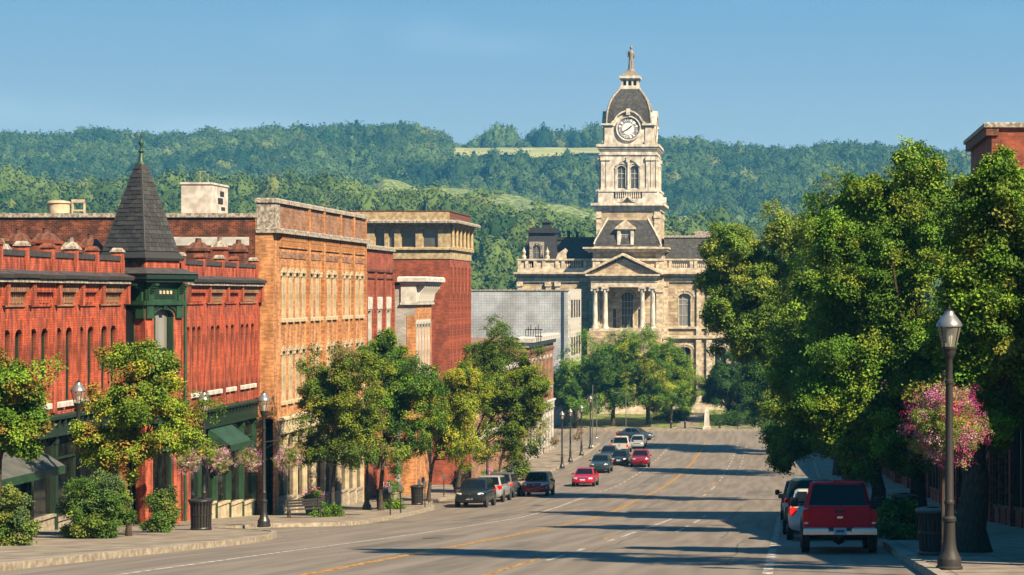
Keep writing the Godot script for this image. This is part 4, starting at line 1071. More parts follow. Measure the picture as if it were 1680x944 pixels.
func build_orange() -> void:
	var o := thing("orange_brick_building", "three storey orange brick block with rows of narrow cream framed windows", "building", gnd(-27, 105))
	var f := fstreet(-26.2, 93.3); var U := 20.2
	var xs := []
	for k in 14:
		xs.append(1.95 + k * 1.3 + (0.32 if k > 3 else 0.0) + (0.32 if k > 8 else 0.0))
	var ops := []
	for x in xs:
		ops.append([x - 0.33, x + 0.33, -1.2, 1.25, 0.3]); ops.append([x - 0.33, x + 0.33, -5.5, -2.85, 0.3])
	var m := mk(o, f); wall(m, 0, U, -6.3, 3.4, ops, 0.3); shell(m, 0, U, -15, 4.0, 18.0); obj("wall", m, M.orange, o)
	var st := {"id": "orange", "frame": M.creamwin, "pane": M.glass, "dep": 0.26, "th": 0.07, "rails": [0.5], "liner": M.creamwin, "lth": 0.07, "sill": M.creamwin, "hood": M.creamwin, "hth": 0.1}
	for x in xs:
		window(o, at2(f, x, -1.2), 0.66, 2.45, 0.3, st); window(o, at2(f, x, -5.5), 0.66, 2.65, 0.3, st)
	m = mk(o, f)
	m.box(0.0, U - 0.01, 3.4, 4.7, -0.8, 0.06); obj("parapet", m, M.pinkbrick, o)
	m = mk(o, f); m.box(-0.03, 0.9, 3.42, 4.74, -0.83, 0.12); obj("corner_pier", m, M.coping, o)
	for k in 5:
		var x: float = [0.9, 6.66, 9.9, 13.75, 17.0][k]; var x2: float = [6.66, 9.9, 13.75, 17.0, U][k]
		m = mk(o, f)
		m.box(x2 - 0.16, x2 + 0.16 if k < 4 else U, -6.2, 4.72, -0.02, 0.16); obj("pilaster", m, M.orange, o)
		m = mk(o, f)
		for i in int((x2 - x - 0.5) / 0.17):
			var a := x + 0.25 + i * 0.17
			m.box(a, a + 0.085, 2.62, 3.2, -0.02, 0.1); m.box(a, a + 0.085, 2.86, 3.2, 0.09, 0.17)
		m.box(x + 0.17, x2 - 0.17, 2.5, 2.6, -0.02, 0.08)
		obj("corbel_table", m, M.orange, o)
		m = mk(o, f); m.box(x + 0.2, x2 - 0.22, 1.95, 2.28, -0.02, 0.035); obj("faded_sign_panel", m, M.pinkbrick, o)
	m = mk(o, f); m.bev(-0.1, U + 0.1, 3.2, 3.46, -0.85, 0.34, 0.06); obj("cornice", m, M.coping, o)
	m = mk(o, f); m.bev(-0.1, U + 0.02, 4.74, 4.98, -0.9, 0.2, 0.06); obj("coping", m, M.coping, o)
	shopfront(o, f, 0.7, U - 0.3, -6.3, -20.0, 1.9, M.creamwin, M.creamwin, M.kerb, 0.8, 0.9)
	m = mk(o, f); m.box(-0.0, 0.66, -13, -6.3, -0.4, 0.1); obj("brick_pier", m, M.orange, o)
	# end wall over the lower roof next door
	var g := fcam(-26.2, 93.3)
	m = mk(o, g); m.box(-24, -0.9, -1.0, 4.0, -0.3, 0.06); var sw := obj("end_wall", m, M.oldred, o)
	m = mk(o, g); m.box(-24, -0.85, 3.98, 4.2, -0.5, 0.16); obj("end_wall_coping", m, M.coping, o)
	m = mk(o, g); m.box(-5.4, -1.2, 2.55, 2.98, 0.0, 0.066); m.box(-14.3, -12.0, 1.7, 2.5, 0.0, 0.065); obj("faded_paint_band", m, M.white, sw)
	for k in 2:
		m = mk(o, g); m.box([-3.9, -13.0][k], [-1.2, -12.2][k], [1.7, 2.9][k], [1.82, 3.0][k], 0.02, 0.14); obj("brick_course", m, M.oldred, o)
	# white lift house and the old tank on the roof
	var p := pt(297, 350, 104)
	m = mk(o, Transform3D(Basis(), p)); m.box(0, 1.68, -1.5, 1.65, -3.2, 0); m.box(-0.06, 1.74, 1.65, 1.76, -3.26, 0.06); var lh := obj("lift_house", m, M.white, o)
	m = mk(o, Transform3D(Basis(), p))
	for k in 3: m.box(1.67, 1.7, [1.05, 0.6, 0.25][k], [1.35, 0.95, 0.45][k], [-2.4, -2.2, -2.6][k], [-1.7, -1.3, -1.9][k])
	obj("vent", m, M.plastic, lh)
	m = mk(o, Transform3D(Basis(), p)); m.tube(Vector3(0.75, 1.75, -1), Vector3(0.75, 2.5, -1), 0.02, 0.02, 4); m.tube(Vector3(1.05, 1.75, -1.5), Vector3(1.05, 2.35, -1.5), 0.025, 0.02, 4); m.tube(Vector3(0.6, 2.4, -1), Vector3(1.1, 2.45, -1), 0.015, 0.015, 4); obj("aerial", m, M.coping, lh)
	p = pt(96, 351, 108)
	m = mk(o, Transform3D(Basis(), p)); m.lathe([[0.62, -1], [0.62, 0.55], [0.7, 0.62], [0.66, 0.72], [0.3, 0.8]], 16); m.smooth(40); obj("water_tank", m, M.creamwin, o)
	m = mk(o, Transform3D(Basis(), p))
	for x in [0.75, 1.45]: m.box(x, x + 0.09, -1, 0.85, -0.1, 0)
	m.box(0.75, 1.54, 0.66, 0.85, -0.12, 0.02); m.box(0.85, 1.45, 0.15, 0.25, -0.1, 0)
	obj("tank_frame", m, M.creamwin, o)

func build_row() -> void:
	# narrow red building
	var o := thing("narrow_brick_building", "narrow weathered red brick building between the orange block and the white cornice", "building", gnd(-27, 121))
	var f := fstreet(-27, 113.55)
	var ops := []
	for x in [4.8, 7.75, 10.45]: ops.append([x - 0.55, x + 0.55, -4.4, -0.9, 0.0])
	var m := mk(o, f); wall(m, 0, 12.0, -15, 3.0, ops, 0.3); shell(m, 0, 12.0, -15, 3.0, 16); obj("wall", m, M.darkred, o)
	for x in [4.8, 7.75, 10.45]:
		window(o, at2(f, x, -4.4), 1.1, 3.5, 0.0, {"id": "narrow", "frame": M.white, "pane": M.glass, "dep": 0.26, "liner": M.white, "lth": 0.1, "hood": M.white, "hth": 0.4, "mull": 1, "sill": M.white})
	for x in [3.65, 6.35, 9.05, 11.8]:
		m = mk(o, f); m.box(x - 0.17, x + 0.17, -15, 1.5, -0.02, 0.14); obj("pilaster", m, M.darkred, o)
	m = mk(o, f); m.bev(0.0, 12.04, 3.0, 3.28, -0.5, 0.18, 0.06); obj("coping", m, M.coping, o)
	m = mk(o, f); m.box(0.3, 11.75, 1.55, 1.7, -0.02, 0.12); m.box(0.3, 11.75, 1.1, 1.2, -0.02, 0.08); obj("brick_course", m, M.oldred, o)
	# white cornice building
	o = thing("white_cornice_building", "small orange brick building under a heavy white bracketed cornice", "building", gnd(-25.5, 128))
	f = fstreet(-25.5, 125.6); ops = []
	for k in 5: ops.append([0.7 + k * 1.02 - 0.28, 0.7 + k * 1.02 + 0.28, -5.4, -1.95, 0.28])
	m = mk(o, f); wall(m, 0, 5.8, -15.2, 0.9, ops, 0.3)
	m.q(Vector3(5.8, -15, 0), Vector3(5.8, -15, -14), Vector3(5.8, 0.9, -14), Vector3(5.8, 0.9, 0)); m.q(Vector3(0, 0.9, 0), Vector3(5.8, 0.9, 0), Vector3(5.8, 0.9, -14), Vector3(0, 0.9, -14))
	obj("wall", m, M.orange, o)
	m = mk(o, f); m.box(-0.02, 0.25, -15, 0.7, -14, -0.01); obj("side_wall", m, M.whitebrick, o)
	m = mk(o, f); m.box(-0.05, 0.2, -15, -1.4, -0.55, 0.01); m.box(-0.045, 0.2, -15, -3.4, -0.95, -0.5); obj("bare_brick_corner", m, M.orange, o)
	for k in 5: window(o, at2(f, 0.7 + k * 1.02, -5.4), 0.56, 3.45, 0.28, {"id": "wc", "frame": M.white, "pane": M.glass, "dep": 0.26, "liner": M.white, "lth": 0.08, "hood": M.white, "hth": 0.14, "sill": M.white})
	m = mk(o, f)
	m.box(-0.2, 5.85, -0.64, -0.5, -1.0, 0.2); m.box(-0.14, 5.85, -0.5, 0.75, -0.95, 0.1); m.bev(-0.24, 5.95, 0.75, 0.95, -1.0, 0.72, 0.05); m.bev(-0.4, 6.05, 0.95, 1.3, -1.15, 0.95, 0.1)
	var cn := obj("cornice", m, M.white, o)
	for k in 9:
		m = mk(o, f * Transform3D(Basis(Vector3(0, 0, 1), Vector3.UP, Vector3(-1, 0, 0)), Vector3(0.25 + k * 0.65, 0, 0.1)))
		m.ext([Vector2(0, -0.45), Vector2(0.12, -0.4), Vector2(0.22, 0.1), Vector2(0.55, 0.5), Vector2(0.58, 0.74), Vector2(0, 0.74)], -0.11, 0.11); obj("bracket", m, M.white, cn)
	# tall brick building with cream top floor
	o = thing("tall_brick_building", "tall dark red brick building with a cream painted top floor and open windows", "building", gnd(-27, 150))
	f = fstreet(-27, 146.7); var g := fcam(-27, 146.7); ops = []
	var fw := []
	for k in 5: fw.append(1.5 + k * 1.68)
	for x in fw:
		for v in [[-4.6, 0.0], [-10.2, -5.8]]: ops.append([x - 0.42, x + 0.42, v[0], v[1], 0.42])
	m = mk(o, f); wall(m, 0, 9.7, -17, 2.93, ops, 0.3); shell(m, 0, 9.7, -17, 2.93, 14); obj("wall", m, M.darkred, o)
	for x in fw:
		for v in [[-4.6, 4.6], [-10.2, 4.4]]: window(o, at2(f, x, v[0]), 0.84, v[1], 0.42, {"id": "tall", "frame": M.rust, "pane": M.glass, "dep": 0.26, "hood": M.darkred, "hth": 0.2, "rails": [0.5]})
	for k in 6:
		m = mk(o, f); m.box(0.5 + k * 1.68 - 0.17, 0.5 + k * 1.68 + 0.17, -17, 2.3, -0.02, 0.16); obj("pilaster", m, M.darkred, o)
	m = mk(o, f); m.box(-0.06, 9.76, 2.93, 3.66, -14.06, 0.06); m.bev(-0.25, 9.95, 3.66, 3.84, -14.2, 0.25, 0.05); obj("cream_band", m, M.cream, o)
	# top floor: camera side with openings, street side with colonnettes
	ops = [[-13.2, -12.3, 3.92, 5.4], [-11.9, -10.8, 3.92, 5.4], [-8.9, -7.6, 3.92, 5.4], [-6.9, -6.2, 3.92, 5.4], [-5.1, -3.5, 3.92, 5.4], [-2.55, -0.95, 3.92, 5.4]]
	ops = [[-6.05, -5.25, 3.86, 5.4], [-4.95, -4.45, 3.86, 5.4], [-3.95, -2.75, 3.86, 5.4], [-2.2, -0.95, 3.86, 5.4]]
	for k in 4: ops.append([-13.6 + k * 1.9, -12.4 + k * 1.9, 3.86, 5.4])
	m = mk(o, g); wall(m, -14, 0, 3.84, 5.6, ops, 0.3); var tf := obj("top_floor_side", m, M.cream, o)
	for q in ops: window(o, at2(g, (q[0] + q[1]) / 2, 3.86), q[1] - q[0], 1.54, 0.0, {"id": "cream", "frame": M.cream, "pane": M.glass, "dep": 0.26, "rails": [], "mull": 0, "th": 0.05})
	ops = []
	for k in 5: ops.append([0.75 + k * 1.75, 1.85 + k * 1.75, 3.9, 5.35])
	m = mk(o, f); wall(m, 0, 9.7, 3.84, 5.6, ops, 0.35); m.q(Vector3(9.7, 3.84, 0), Vector3(9.7, 3.84, -14), Vector3(9.7, 5.6, -14), Vector3(9.7, 5.6, 0)); obj("top_floor_front", m, M.cream, o)
	for q in ops: window(o, at2(f, (q[0] + q[1]) / 2, 3.9), 1.1, 1.45, 0.0, {"id": "cream2", "frame": M.cream, "pane": M.glass, "dep": 0.32})
	for k in 6:
		m = mk(o, f); m.lathe([[0.2, 3.84], [0.2, 3.95], [0.15, 4.0], [0.13, 5.3], [0.2, 5.42], [0.24, 5.6]], 10, Vector3(0.45 + k * 1.76, 0, 0.16)); m.smooth(40); obj("colonnette", m, M.cream, o)
	m = mk(o, f); m.box(-0.3, 10.0, 5.6, 5.8, -14.2, 0.3); m.bev(-0.6, 10.35, 5.8, 6.05, -14.4, 0.75, 0.08); obj("cornice", m, M.coping, o)
	m = mk(o, f); m.box(0.05, 9.7, 6.05, 6.72, -14, 0.0); obj("parapet", m, M.rust, o)
	m = mk(o, g); m.box(-14, -0.02, 6.05, 6.7, -0.1, 0.03); obj("parapet_side", m, M.cream, o)
	m = mk(o, f); m.box(-0.05, 9.8, 6.72, 6.82, -14.05, 0.06); obj("coping", m, M.rust, o)
	# low shop mostly behind the street trees
	o = thing("low_brick_shop", "low red brick shop mostly hidden by the street trees", "building", gnd(-27, 170))
	f = fstreet(-27, 157.0); ops = []
	for k in 9: ops.append([1.6 + k * 3.4, 2.8 + k * 3.4, -10.4, -8.2, 0.2])
	m = mk(o, f); wall(m, 0, 32, -17.5, -6.9, ops, 0.3); shell(m, 0, 32, -18, -6.9, 14); obj("wall", m, M.pinkbrick, o)
	for k in 9: window(o, at2(f, 2.2 + k * 3.4, -10.4), 1.2, 2.2, 0.2, {"id": "low", "frame": M.white, "pane": M.glass, "dep": 0.26, "sill": M.white})
	m = mk(o, f); m.bev(-0.1, 32.0, -7.1, -6.75, -0.5, 0.35, 0.08); obj("cornice", m, M.white, o)
	m = mk(o, f); m.box(0.2, 31.8, -12.6, -12.0, -0.1, 0.3); obj("shopfront_cornice", m, M.white, o)
	# corner building by the square
	o = thing("corner_building", "small pinkish brick corner building with white cornice and white shopfront", "building", gnd(-27, 201))
	f = fstreet(-27, 190.0); ops = []
	for k in 7: ops.append([1.2 + k * 3.0, 2.3 + k * 3.0, -10.3, -7.0, 0.25])
	m = mk(o, f); wall(m, 0, 22, -12.0, -4.9, ops, 0.3); shell(m, 0, 22, -18, -4.9, 14); obj("wall", m, M.pinkbrick, o)
	for k in 7: window(o, at2(f, 1.75 + k * 3.0, -10.3), 1.1, 3.3, 0.25, {"id": "corner", "frame": M.white, "pane": M.glass_curtain, "dep": 0.26, "sill": M.white, "hood": M.white, "rails": [0.5]})
	m = mk(o, f); m.box(-0.1, 22.1, -5.4, -4.9, -0.6, 0.3); m.bev(-0.4, 22.4, -4.9, -4.3, -0.9, 0.75, 0.15); obj("cornice", m, M.white, o)
	m = mk(o, f); m.box(-0.1, 22.1, -6.2, -5.9, -0.1, 0.1); obj("brick_course", m, M.rust, o)
	shopfront(o, f, 0.1, 21.9, -11.9, -25.0, 2.4, M.white, M.white, M.kerb, 0.9, 0.6)
	var p := pt(862, 556, 192)
	m = mk(o, Transform3D(Basis(), p))
	for k in 7: m.box(k * 0.26, k * 0.26 + 0.07, -0.5, 1.0 + 0.25 * (k % 3), -0.1, 0)
	m.box(0, 1.8, 0.9, 1.0, -0.1, 0); m.box(0, 1.8, 0.2, 0.3, -0.1, 0); obj("rooftop_frame", m, M.plastic, o)
	# pale block walled building beside the courthouse
	o = thing("white_block_building", "blank white block wall of the building beside the courthouse", "building", gnd(-40, 249))
	g = fcam(-29, 243)
	m = mk(o, g); m.box(-36, 0, -20, 0.62, -13, 0); obj("wall", m, M.block, o)
	m = mk(o, g); m.box(-36, 0.12, 0.62, 0.78, -13.1, 0.12); obj("coping", m, M.coping, o)
	m = mk(o, g); m.box(-0.75, -0.5, -18, 0.6, -0.05, 0.16); obj("downpipe", m, M.car_blue, o)
	f = fstreet(-29, 243); ops = []
	for v in [-3.0, -8.0, -13.0]:
		for k in 4: ops.append([0.9 + k * 2.9, 2.9 + k * 2.9, v, v + 2.4])
	m = mk(o, f * Transform3D(Basis(), Vector3(0, 0, 0.3))); wall(m, 0.3, 13, -19, 0.9, ops, 0.12); m.q(Vector3(0.3, -19, -0.3), Vector3(0.3, -19, 0), Vector3(0.3, 0.9, 0), Vector3(0.3, 0.9, -0.3)); obj("front_wall", m, M.white, o)
	for q in ops: window(o, at2(f, (q[0] + q[1]) / 2, q[2], 0.3), 2.0, 2.4, 0.0, {"id": "blk", "frame": M.irongrey, "pane": M.glass, "dep": 0.09, "th": 0.05})

# ---------------------------------------------------------------- buildings on the right
func build_right() -> void:
	for b in [[9.0, 36.0, 79.6, 2.2, "near brick shop row in deep shade behind the right pavement", 12.0], [9.0, 80.0, 89.0, 7.35, "tall red brick building with grey coping rising above the right trees", 16.0], [9.4, 89.4, 150.0, -6.0, "lower brick shops in shade behind the parked cars", 14.0], [9.0, 150.5, 214.0, -9.0, "long brick block at the far right end of the street", 14.0]]:
		var o := thing("brick_shop_building", b[4], "building", gnd(b[0], (b[1] + b[2]) / 2), "brick buildings along the right pavement")
		var f := fright(b[0], b[2]); var U: float = b[2] - b[1]; var ops := []
		var gd := -drop(b[1]) ; var gl := -drop(b[2])
		var n := int(U / 2.6)
		var vt: float = b[3]
		var rows := []
		var v := gd + 4.6
		while v + 2.6 < vt - 0.8:
			rows.append(v); v += 3.9
		for r in rows:
			for k in n: ops.append([1.0 + k * 2.6, 2.0 + k * 2.6, r, r + 2.4, 0.25])
		var m := mk(o, f); wall(m, 0, U, gd + 3.7, vt, ops, 0.3); shell(m, 0, U, gl - 2, vt, b[5]); obj("wall", m, M.darkred, o)
		for q in ops: window(o, at2(f, (q[0] + q[1]) / 2, q[2]), 1.0, 2.4, 0.25, {"id": "right", "frame": M.creamwin, "pane": M.glass, "dep": 0.26, "sill": M.kerb, "rails": [0.5]})
		m = mk(o, f); m.box(-0.1, U + 0.1, vt - 0.35, vt, -0.3, 0.25); obj("cornice", m, M.rust, o)
		m = mk(o, f); m.bev(-0.15, U + 0.15, vt, vt + 0.22, -b[5], 0.35, 0.05); obj("coping", m, M.coping, o)
		var parts := 6
		for k in parts: # shopfronts step down with the hill
			var a := U * k / parts; var e := U * (k + 1) / parts
			var gb := -drop(b[2] - (a + e) / 2)
			shopfront(o, f, a + 0.25, e - 0.25, gd + 3.7, -25.0, 2.2, M.green if k % 2 else M.rust, M.green if k % 2 else M.rust, M.darkred, 0.8, 0.7)
			m = mk(o, f); m.box(a - 0.24, a + 0.24, gl - 2, gd + 3.7, -0.4, 0.16); obj("brick_pier", m, M.darkred, o)

# ---------------------------------------------------------------- the courthouse
func build_courthouse() -> void:
	var D := 266.0; var k := D / FOC; var CX := (1030.0 - 1290.0) * k
	var o := thing("courthouse", "pale stone courthouse with a tall clock tower, slate dome, columned portico and rooftop statue", "courthouse", gnd(CX, D))
	var f := fcam(CX, D)
	var X := func(px: float) -> float: return (px - 1030.0) * k
	var Y := func(py: float) -> float: return (485.0 - py) * k
	var B := func(m: MB, a: float, b: float, y0: float, y1: float, z0: float, z1: float): m.box((a - 1030.0) * k, (b - 1030.0) * k, (485.0 - y1) * k, (485.0 - y0) * k, z0, z1)
	var m: MB
	var part := func(called: String, mm: MB, mt: Material) -> MeshInstance3D: return obj(called, mm, mt, o)
	# square stage centred on the tower axis: half width in pixels, rows y0 (top) to y1
	var cz := -4.7
	var SQ := func(mm: MB, hw: float, y0: float, y1: float): mm.box(-hw * k, hw * k, (485.0 - y1) * k, (485.0 - y0) * k, cz - hw * k, cz + hw * k)
	var faces := []
	for i in 4: faces.append(f * Transform3D(Basis(Vector3.UP, i * PI / 2), Vector3.ZERO) if false else f * Transform3D(Basis(), Vector3(0, 0, cz)) * Transform3D(Basis(Vector3.UP, i * PI / 2), Vector3.ZERO))
	# --- wings
	for w in [[1088.0, 1213.0, [1122.5, 1181.0], "right"], [847.0, 973.0, [875.0, 935.0], "left"]]:
		var x0: float = X.call(w[0]); var x1: float = X.call(w[1]); var fw := f * Transform3D(Basis(), Vector3(0, 0, -1.6))
		var ops := []
		for c in w[2]:
			var xc: float = X.call(c)
			ops.append([xc - 0.98, xc + 0.98, Y.call(536.5), Y.call(481.5), 0.75]); ops.append([xc - 0.9, xc + 0.9, Y.call(640), Y.call(570), 0.5])
		m = mk(o, fw); wall(m, x0, x1, -17.5, Y.call(447), ops, 0.5)
		m.q(Vector3(x0, -17.5, -16), Vector3(x0, -17.5, 0), Vector3(x0, Y.call(447), 0), Vector3(x0, Y.call(447), -16)); m.q(Vector3(x1, -17.5, 0), Vector3(x1, -17.5, -16), Vector3(x1, Y.call(447), -16), Vector3(x1, Y.call(447), 0))
		part.call("wall", m, M.stone)
		for c in w[2]:
			var xc: float = X.call(c)
			window(o, at2(fw, xc, Y.call(536.5)), 1.96, 55 * k, 0.75, {"id": "court", "frame": M.white, "pane": M.glass_curtain, "dep": 0.4, "th": 0.13, "mull": 2, "rails": [0.34, 0.66, 0.8], "hood": M.trimstone, "hth": 0.35, "liner": M.trimstone, "lth": 0.12, "sill": M.trimstone})
			window(o, at2(fw, xc, Y.call(640)), 1.8, 70 * k, 0.5, {"id": "courtlow", "frame": M.white, "pane": M.glass, "dep": 0.4, "th": 0.13, "mull": 1, "rails": [0.5], "hood": M.trimstone, "hth": 0.3, "sill": M.trimstone})
		for px in ([1091.5, 1146.0, 1163.0, 1209.0] if w[3] == "right" else [850.5, 897.0, 913.0, 969.0]):
			m = mk(o, fw)
			B.call(m, px - 3.6, px + 3.6, 470, 551, -0.1, 0.28); B.call(m, px - 5, px + 5, 463, 470, -0.1, 0.42); B.call(m, px - 4.2, px + 4.2, 540, 551, -0.1, 0.36); B.call(m, px - 4.5, px + 4.5, 558, 685, -0.1, 0.34)
			part.call("pilaster", m, M.trimstone)
		for q in [[1.0, 536.6, 540, 0.3], [1.4, 551, 556, 0.5], [1.0, 660, 690, 0.55]]:
			m = mk(o, fw); B.call(m, w[0] - q[0], w[1] + q[0], q[1], q[2], -0.1, q[3]); part.call("string_course", m, M.trimstone)
		m = mk(o, fw); B.call(m, w[0] - 1, w[1] + 1, 456, 463, -0.1, 0.24); B.call(m, w[0] - 4, w[1] + 4, 449.5, 452.5, -16, 0.75); B.call(m, w[0] - 5.5, w[1] + 5.5, 446.8, 449.6, -16, 1.05)
		for i in int((w[1] - w[0]) / 4): B.call(m, w[0] + 1 + i * 4, w[0] + 2.8 + i * 4, 452.4, 455, -0.1, 0.6)
		part.call("cornice", m, M.trimstone)
		# parapet with balusters
		m = mk(o, fw); B.call(m, w[0], w[1], 439.5, 446.9, -0.4, 0.3); B.call(m, w[0] - 0.5, w[1] + 0.5, 424.5, 427.2, -0.45, 0.4)
		var pil: Array = [1091, 1099, 1134, 1141, 1172, 1180, 1210] if w[3] == "right" else [850, 862, 876, 890, 912, 922, 958, 970]
		for px in pil: B.call(m, px - 2.6, px + 2.6, 427.1, 439.6, -0.4, 0.32)
		var op: Array = [[1101.5, 1131.5], [1143.5, 1169]] if w[3] == "right" else [[864.5, 873.5], [924.5, 955.5]]
		for i in pil.size() - 1:
			var solid := true
			for q in op:
				if q[0] > pil[i] and q[1] < pil[i + 1]: solid = false
			if solid: B.call(m, pil[i] + 2.5, pil[i + 1] - 2.5, 427.1, 439.6, -0.3, 0.15)
		part.call("parapet", m, M.trimstone)
		for q in op:
			for i in int((q[1] - q[0]) / 3.2):
				var px: float = q[0] + 1.2 + i * 3.2
				m = mk(o, fw); m.lathe([[0.05, Y.call(439.6)], [0.12, Y.call(436)], [0.05, Y.call(431)], [0.09, Y.call(427.2)]], 6, Vector3(X.call(px), 0, 0)); part.call("baluster", m, M.trimstone)
	# --- mansard roofs of the wings
	m = mk(o, f); m.frus(X.call(1086), X.call(1200), -15.5, -3.4, Y.call(445), X.call(1086), X.call(1172), -14.0, -5.2, Y.call(388)); part.call("mansard_roof", m, M.slate)
	m = mk(o, f); B.call(m, 1086, 1174, 384.5, 388.2, -14.3, -5.0); B.call(m, 1136, 1172, 376.5, 384.6, -13, -7); part.call("roof_ridge", m, M.coping)
	m = mk(o, f); m.frus(X.call(900), X.call(974), -15.5, -3.4, Y.call(445), X.call(907), X.call(974), -14.0, -4.6, Y.call(392)); part.call("mansard_roof", m, M.dslate)
	m = mk(o, f); B.call(m, 905, 974, 387.5, 392.2, -14.3, -4.4); m.lathe([[0.25, Y.call(388)], [0.2, Y.call(378)], [0.3, Y.call(376)]], 8, Vector3(X.call(925), 0, -6)); m.lathe([[0.2, Y.call(388)], [0.16, Y.call(380)], [0.24, Y.call(378)]], 8, Vector3(X.call(939), 0, -6)); part.call("roof_ridge", m, M.dslate)
	# left corner pavilion with its dark roof and dormer
	m = mk(o, f); m.frus(X.call(852), X.call(912), -8.5, -2.6, Y.call(445), X.call(862), X.call(907), -7.8, -3.4, Y.call(381)); part.call("pavilion_roof", m, M.dslate)
	m = mk(o, f); B.call(m, 860, 909, 376.5, 381.2, -8.1, -3.0); B.call(m, 863, 906, 372.5, 376.6, -7.7, -3.4); part.call("pavilion_cornice", m, M.dslate)
	m = mk(o, f); B.call(m, 883, 896, 364, 372.6, -5.8, -4.2); B.call(m, 881.5, 897.5, 361.5, 364.1, -6, -4); part.call("chimney", m, M.dslate)
	m = mk(o, f * Transform3D(Basis(), Vector3(0, 0, -2.3))); wall(m, X.call(865), X.call(888), Y.call(428), Y.call(396), [[X.call(870), X.call(883.5), Y.call(428), Y.call(401), 0.6]], 0.3); shell(m, X.call(865), X.call(888), Y.call(428), Y.call(396), 1.6); part.call("dormer", m, M.coping)
	window(o, at2(f, X.call(876.7), Y.call(428), -2.3), 13.5 * k, 27 * k, 0.6, {"id": "dorm", "frame": M.coping, "pane": M.glass, "dep": 0.26, "mull": 1, "hood": M.coping, "hth": 0.2})
	m = mk(o, f); m.lathe([[0.3, Y.call(425)], [0.34, Y.call(421)], [0.2, Y.call(418)], [0.3, Y.call(413)], [0.1, Y.call(409)], [0.03, Y.call(405)]], 8, Vector3(X.call(895.6), 0, -1.6)); part.call("roof_urn", m, M.trimstone)
	m = mk(o, f); m.lathe([[0.3, Y.call(425)], [0.34, Y.call(421)], [0.2, Y.call(418)], [0.3, Y.call(413)], [0.1, Y.call(409)], [0.03, Y.call(405)]], 8, Vector3(X.call(857), 0, -1.6)); part.call("roof_urn", m, M.trimstone)
	m = mk(o, f * Transform3D(Basis(), Vector3(0, 0, -1.9)))
	m.ext([Vector2(X.call(909), Y.call(427)), Vector2(X.call(927), Y.call(427)), Vector2(X.call(926), Y.call(417)), Vector2(X.call(929), Y.call(411)), Vector2(X.call(925), Y.call(407)), Vector2(X.call(920), Y.call(411)), Vector2(X.call(913), Y.call(416))], -0.3, 0.3); part.call("scrolled_gable_stone", m, M.trimstone)
	# --- central pavilion
	var fc := f * Transform3D(Basis(), Vector3(0, 0, 0.2))
	var py0: float = Y.call(539)
	var ops := [[X.call(1018.5), X.call(1040.5), py0, Y.call(479.5), 0.95], [X.call(1004.5), X.call(1012.5), py0, Y.call(506), 0.0], [X.call(1046), X.call(1052), py0, Y.call(506), 0.0], [X.call(1018), X.call(1041), Y.call(676), Y.call(600), 0.6]]
	m = mk(o, fc); wall(m, X.call(973.5), X.call(1088.5), -17.5, Y.call(412), ops, 0.5); shell(m, X.call(973.5), X.call(1088.5), -17.5, Y.call(412), 12.0); part.call("central_wall", m, M.stone)
	window(o, at2(fc, X.call(1029.5), py0), 22 * k, 59.5 * k, 0.95, {"id": "door", "frame": M.white, "pane": M.glass, "dep": 0.4, "th": 0.14, "mull": 3, "rails": [0.36, 0.56, 0.74], "liner": M.trimstone, "lth": 0.16, "hood": M.trimstone, "hth": 0.42})
	for q in [ops[1], ops[2]]: window(o, at2(fc, (q[0] + q[1]) / 2, py0), q[1] - q[0], 33 * k, 0.0, {"id": "side", "frame": M.white, "pane": M.glass, "dep": 0.4, "th": 0.08, "liner": M.trimstone, "lth": 0.08})
	window(o, at2(fc, X.call(1029.5), Y.call(676)), 23 * k, 76 * k, 0.6, {"id": "entrance", "frame": M.bark, "pane": M.glass, "dep": 0.4, "th": 0.14, "mull": 1, "rails": [0.6]})
	for px in [979.0, 1082.5]:
		m = mk(o, fc); B.call(m, px - 5.5, px + 5.5, 456, 551, -0.1, 0.25); B.call(m, px - 6.5, px + 6.5, 472, 480, -0.1, 0.38); B.call(m, px - 6, px + 6, 413, 446, -0.1, 0.2); part.call("pilaster", m, M.trimstone)
	m = mk(o, fc); B.call(m, 972, 1090, 424.6, 428, -12, 0.34); part.call("string_course", m, M.trimstone)
	m = mk(o, fc); B.call(m, 966, 1095, 446.8, 450, -12, 0.9); B.call(m, 968, 1092, 450, 453, -12, 0.6); part.call("string_course", m, M.trimstone)
	for q in [[971, 1091, 538, 541, 0.35], [970, 1092, 551, 556, 0.5]]:
		m = mk(o, fc); B.call(m, q[0], q[1], q[2], q[3], -0.1, q[4]); part.call("string_course", m, M.trimstone)
	m = mk(o, fc); B.call(m, 961, 1095, 408.6, 412.2, -12.6, 0.95); B.call(m, 958, 1097.5, 406, 408.7, -12.9, 1.3); B.call(m, 966, 1092, 412.1, 414, -12.4, 0.6)
	for px in [966.0, 984.0, 1003.0, 1040.0, 1062.0, 1080.0]: B.call(m, px, px + 3.0, 412, 415, -0.1, 0.75)
	part.call("tower_cornice", m, M.trimstone)
	m = mk(o, fc); B.call(m, 975, 1086, 400, 406.1, -0.6, 0.3); part.call("tower_parapet", m, M.trimstone)
	# portico: steps, columns, entablature, pediment
	var zp := 3.7
	m = mk(o, fc); B.call(m, 969, 1087, 543, 700, -0.1, zp + 0.5); part.call("portico_base", m, M.stone)
	for i in 6:
		m = mk(o, fc); m.box(X.call(990), X.call(1066), -17.3, -16.9 + 0.2 * i, zp + 0.5, zp + 0.5 + (6 - i) * 0.35); part.call("step", m, M.trimstone)
	m = mk(o, fc); B.call(m, 972, 1086, 538.5, 543, -0.1, zp + 0.5); part.call("portico_floor", m, M.trimstone)
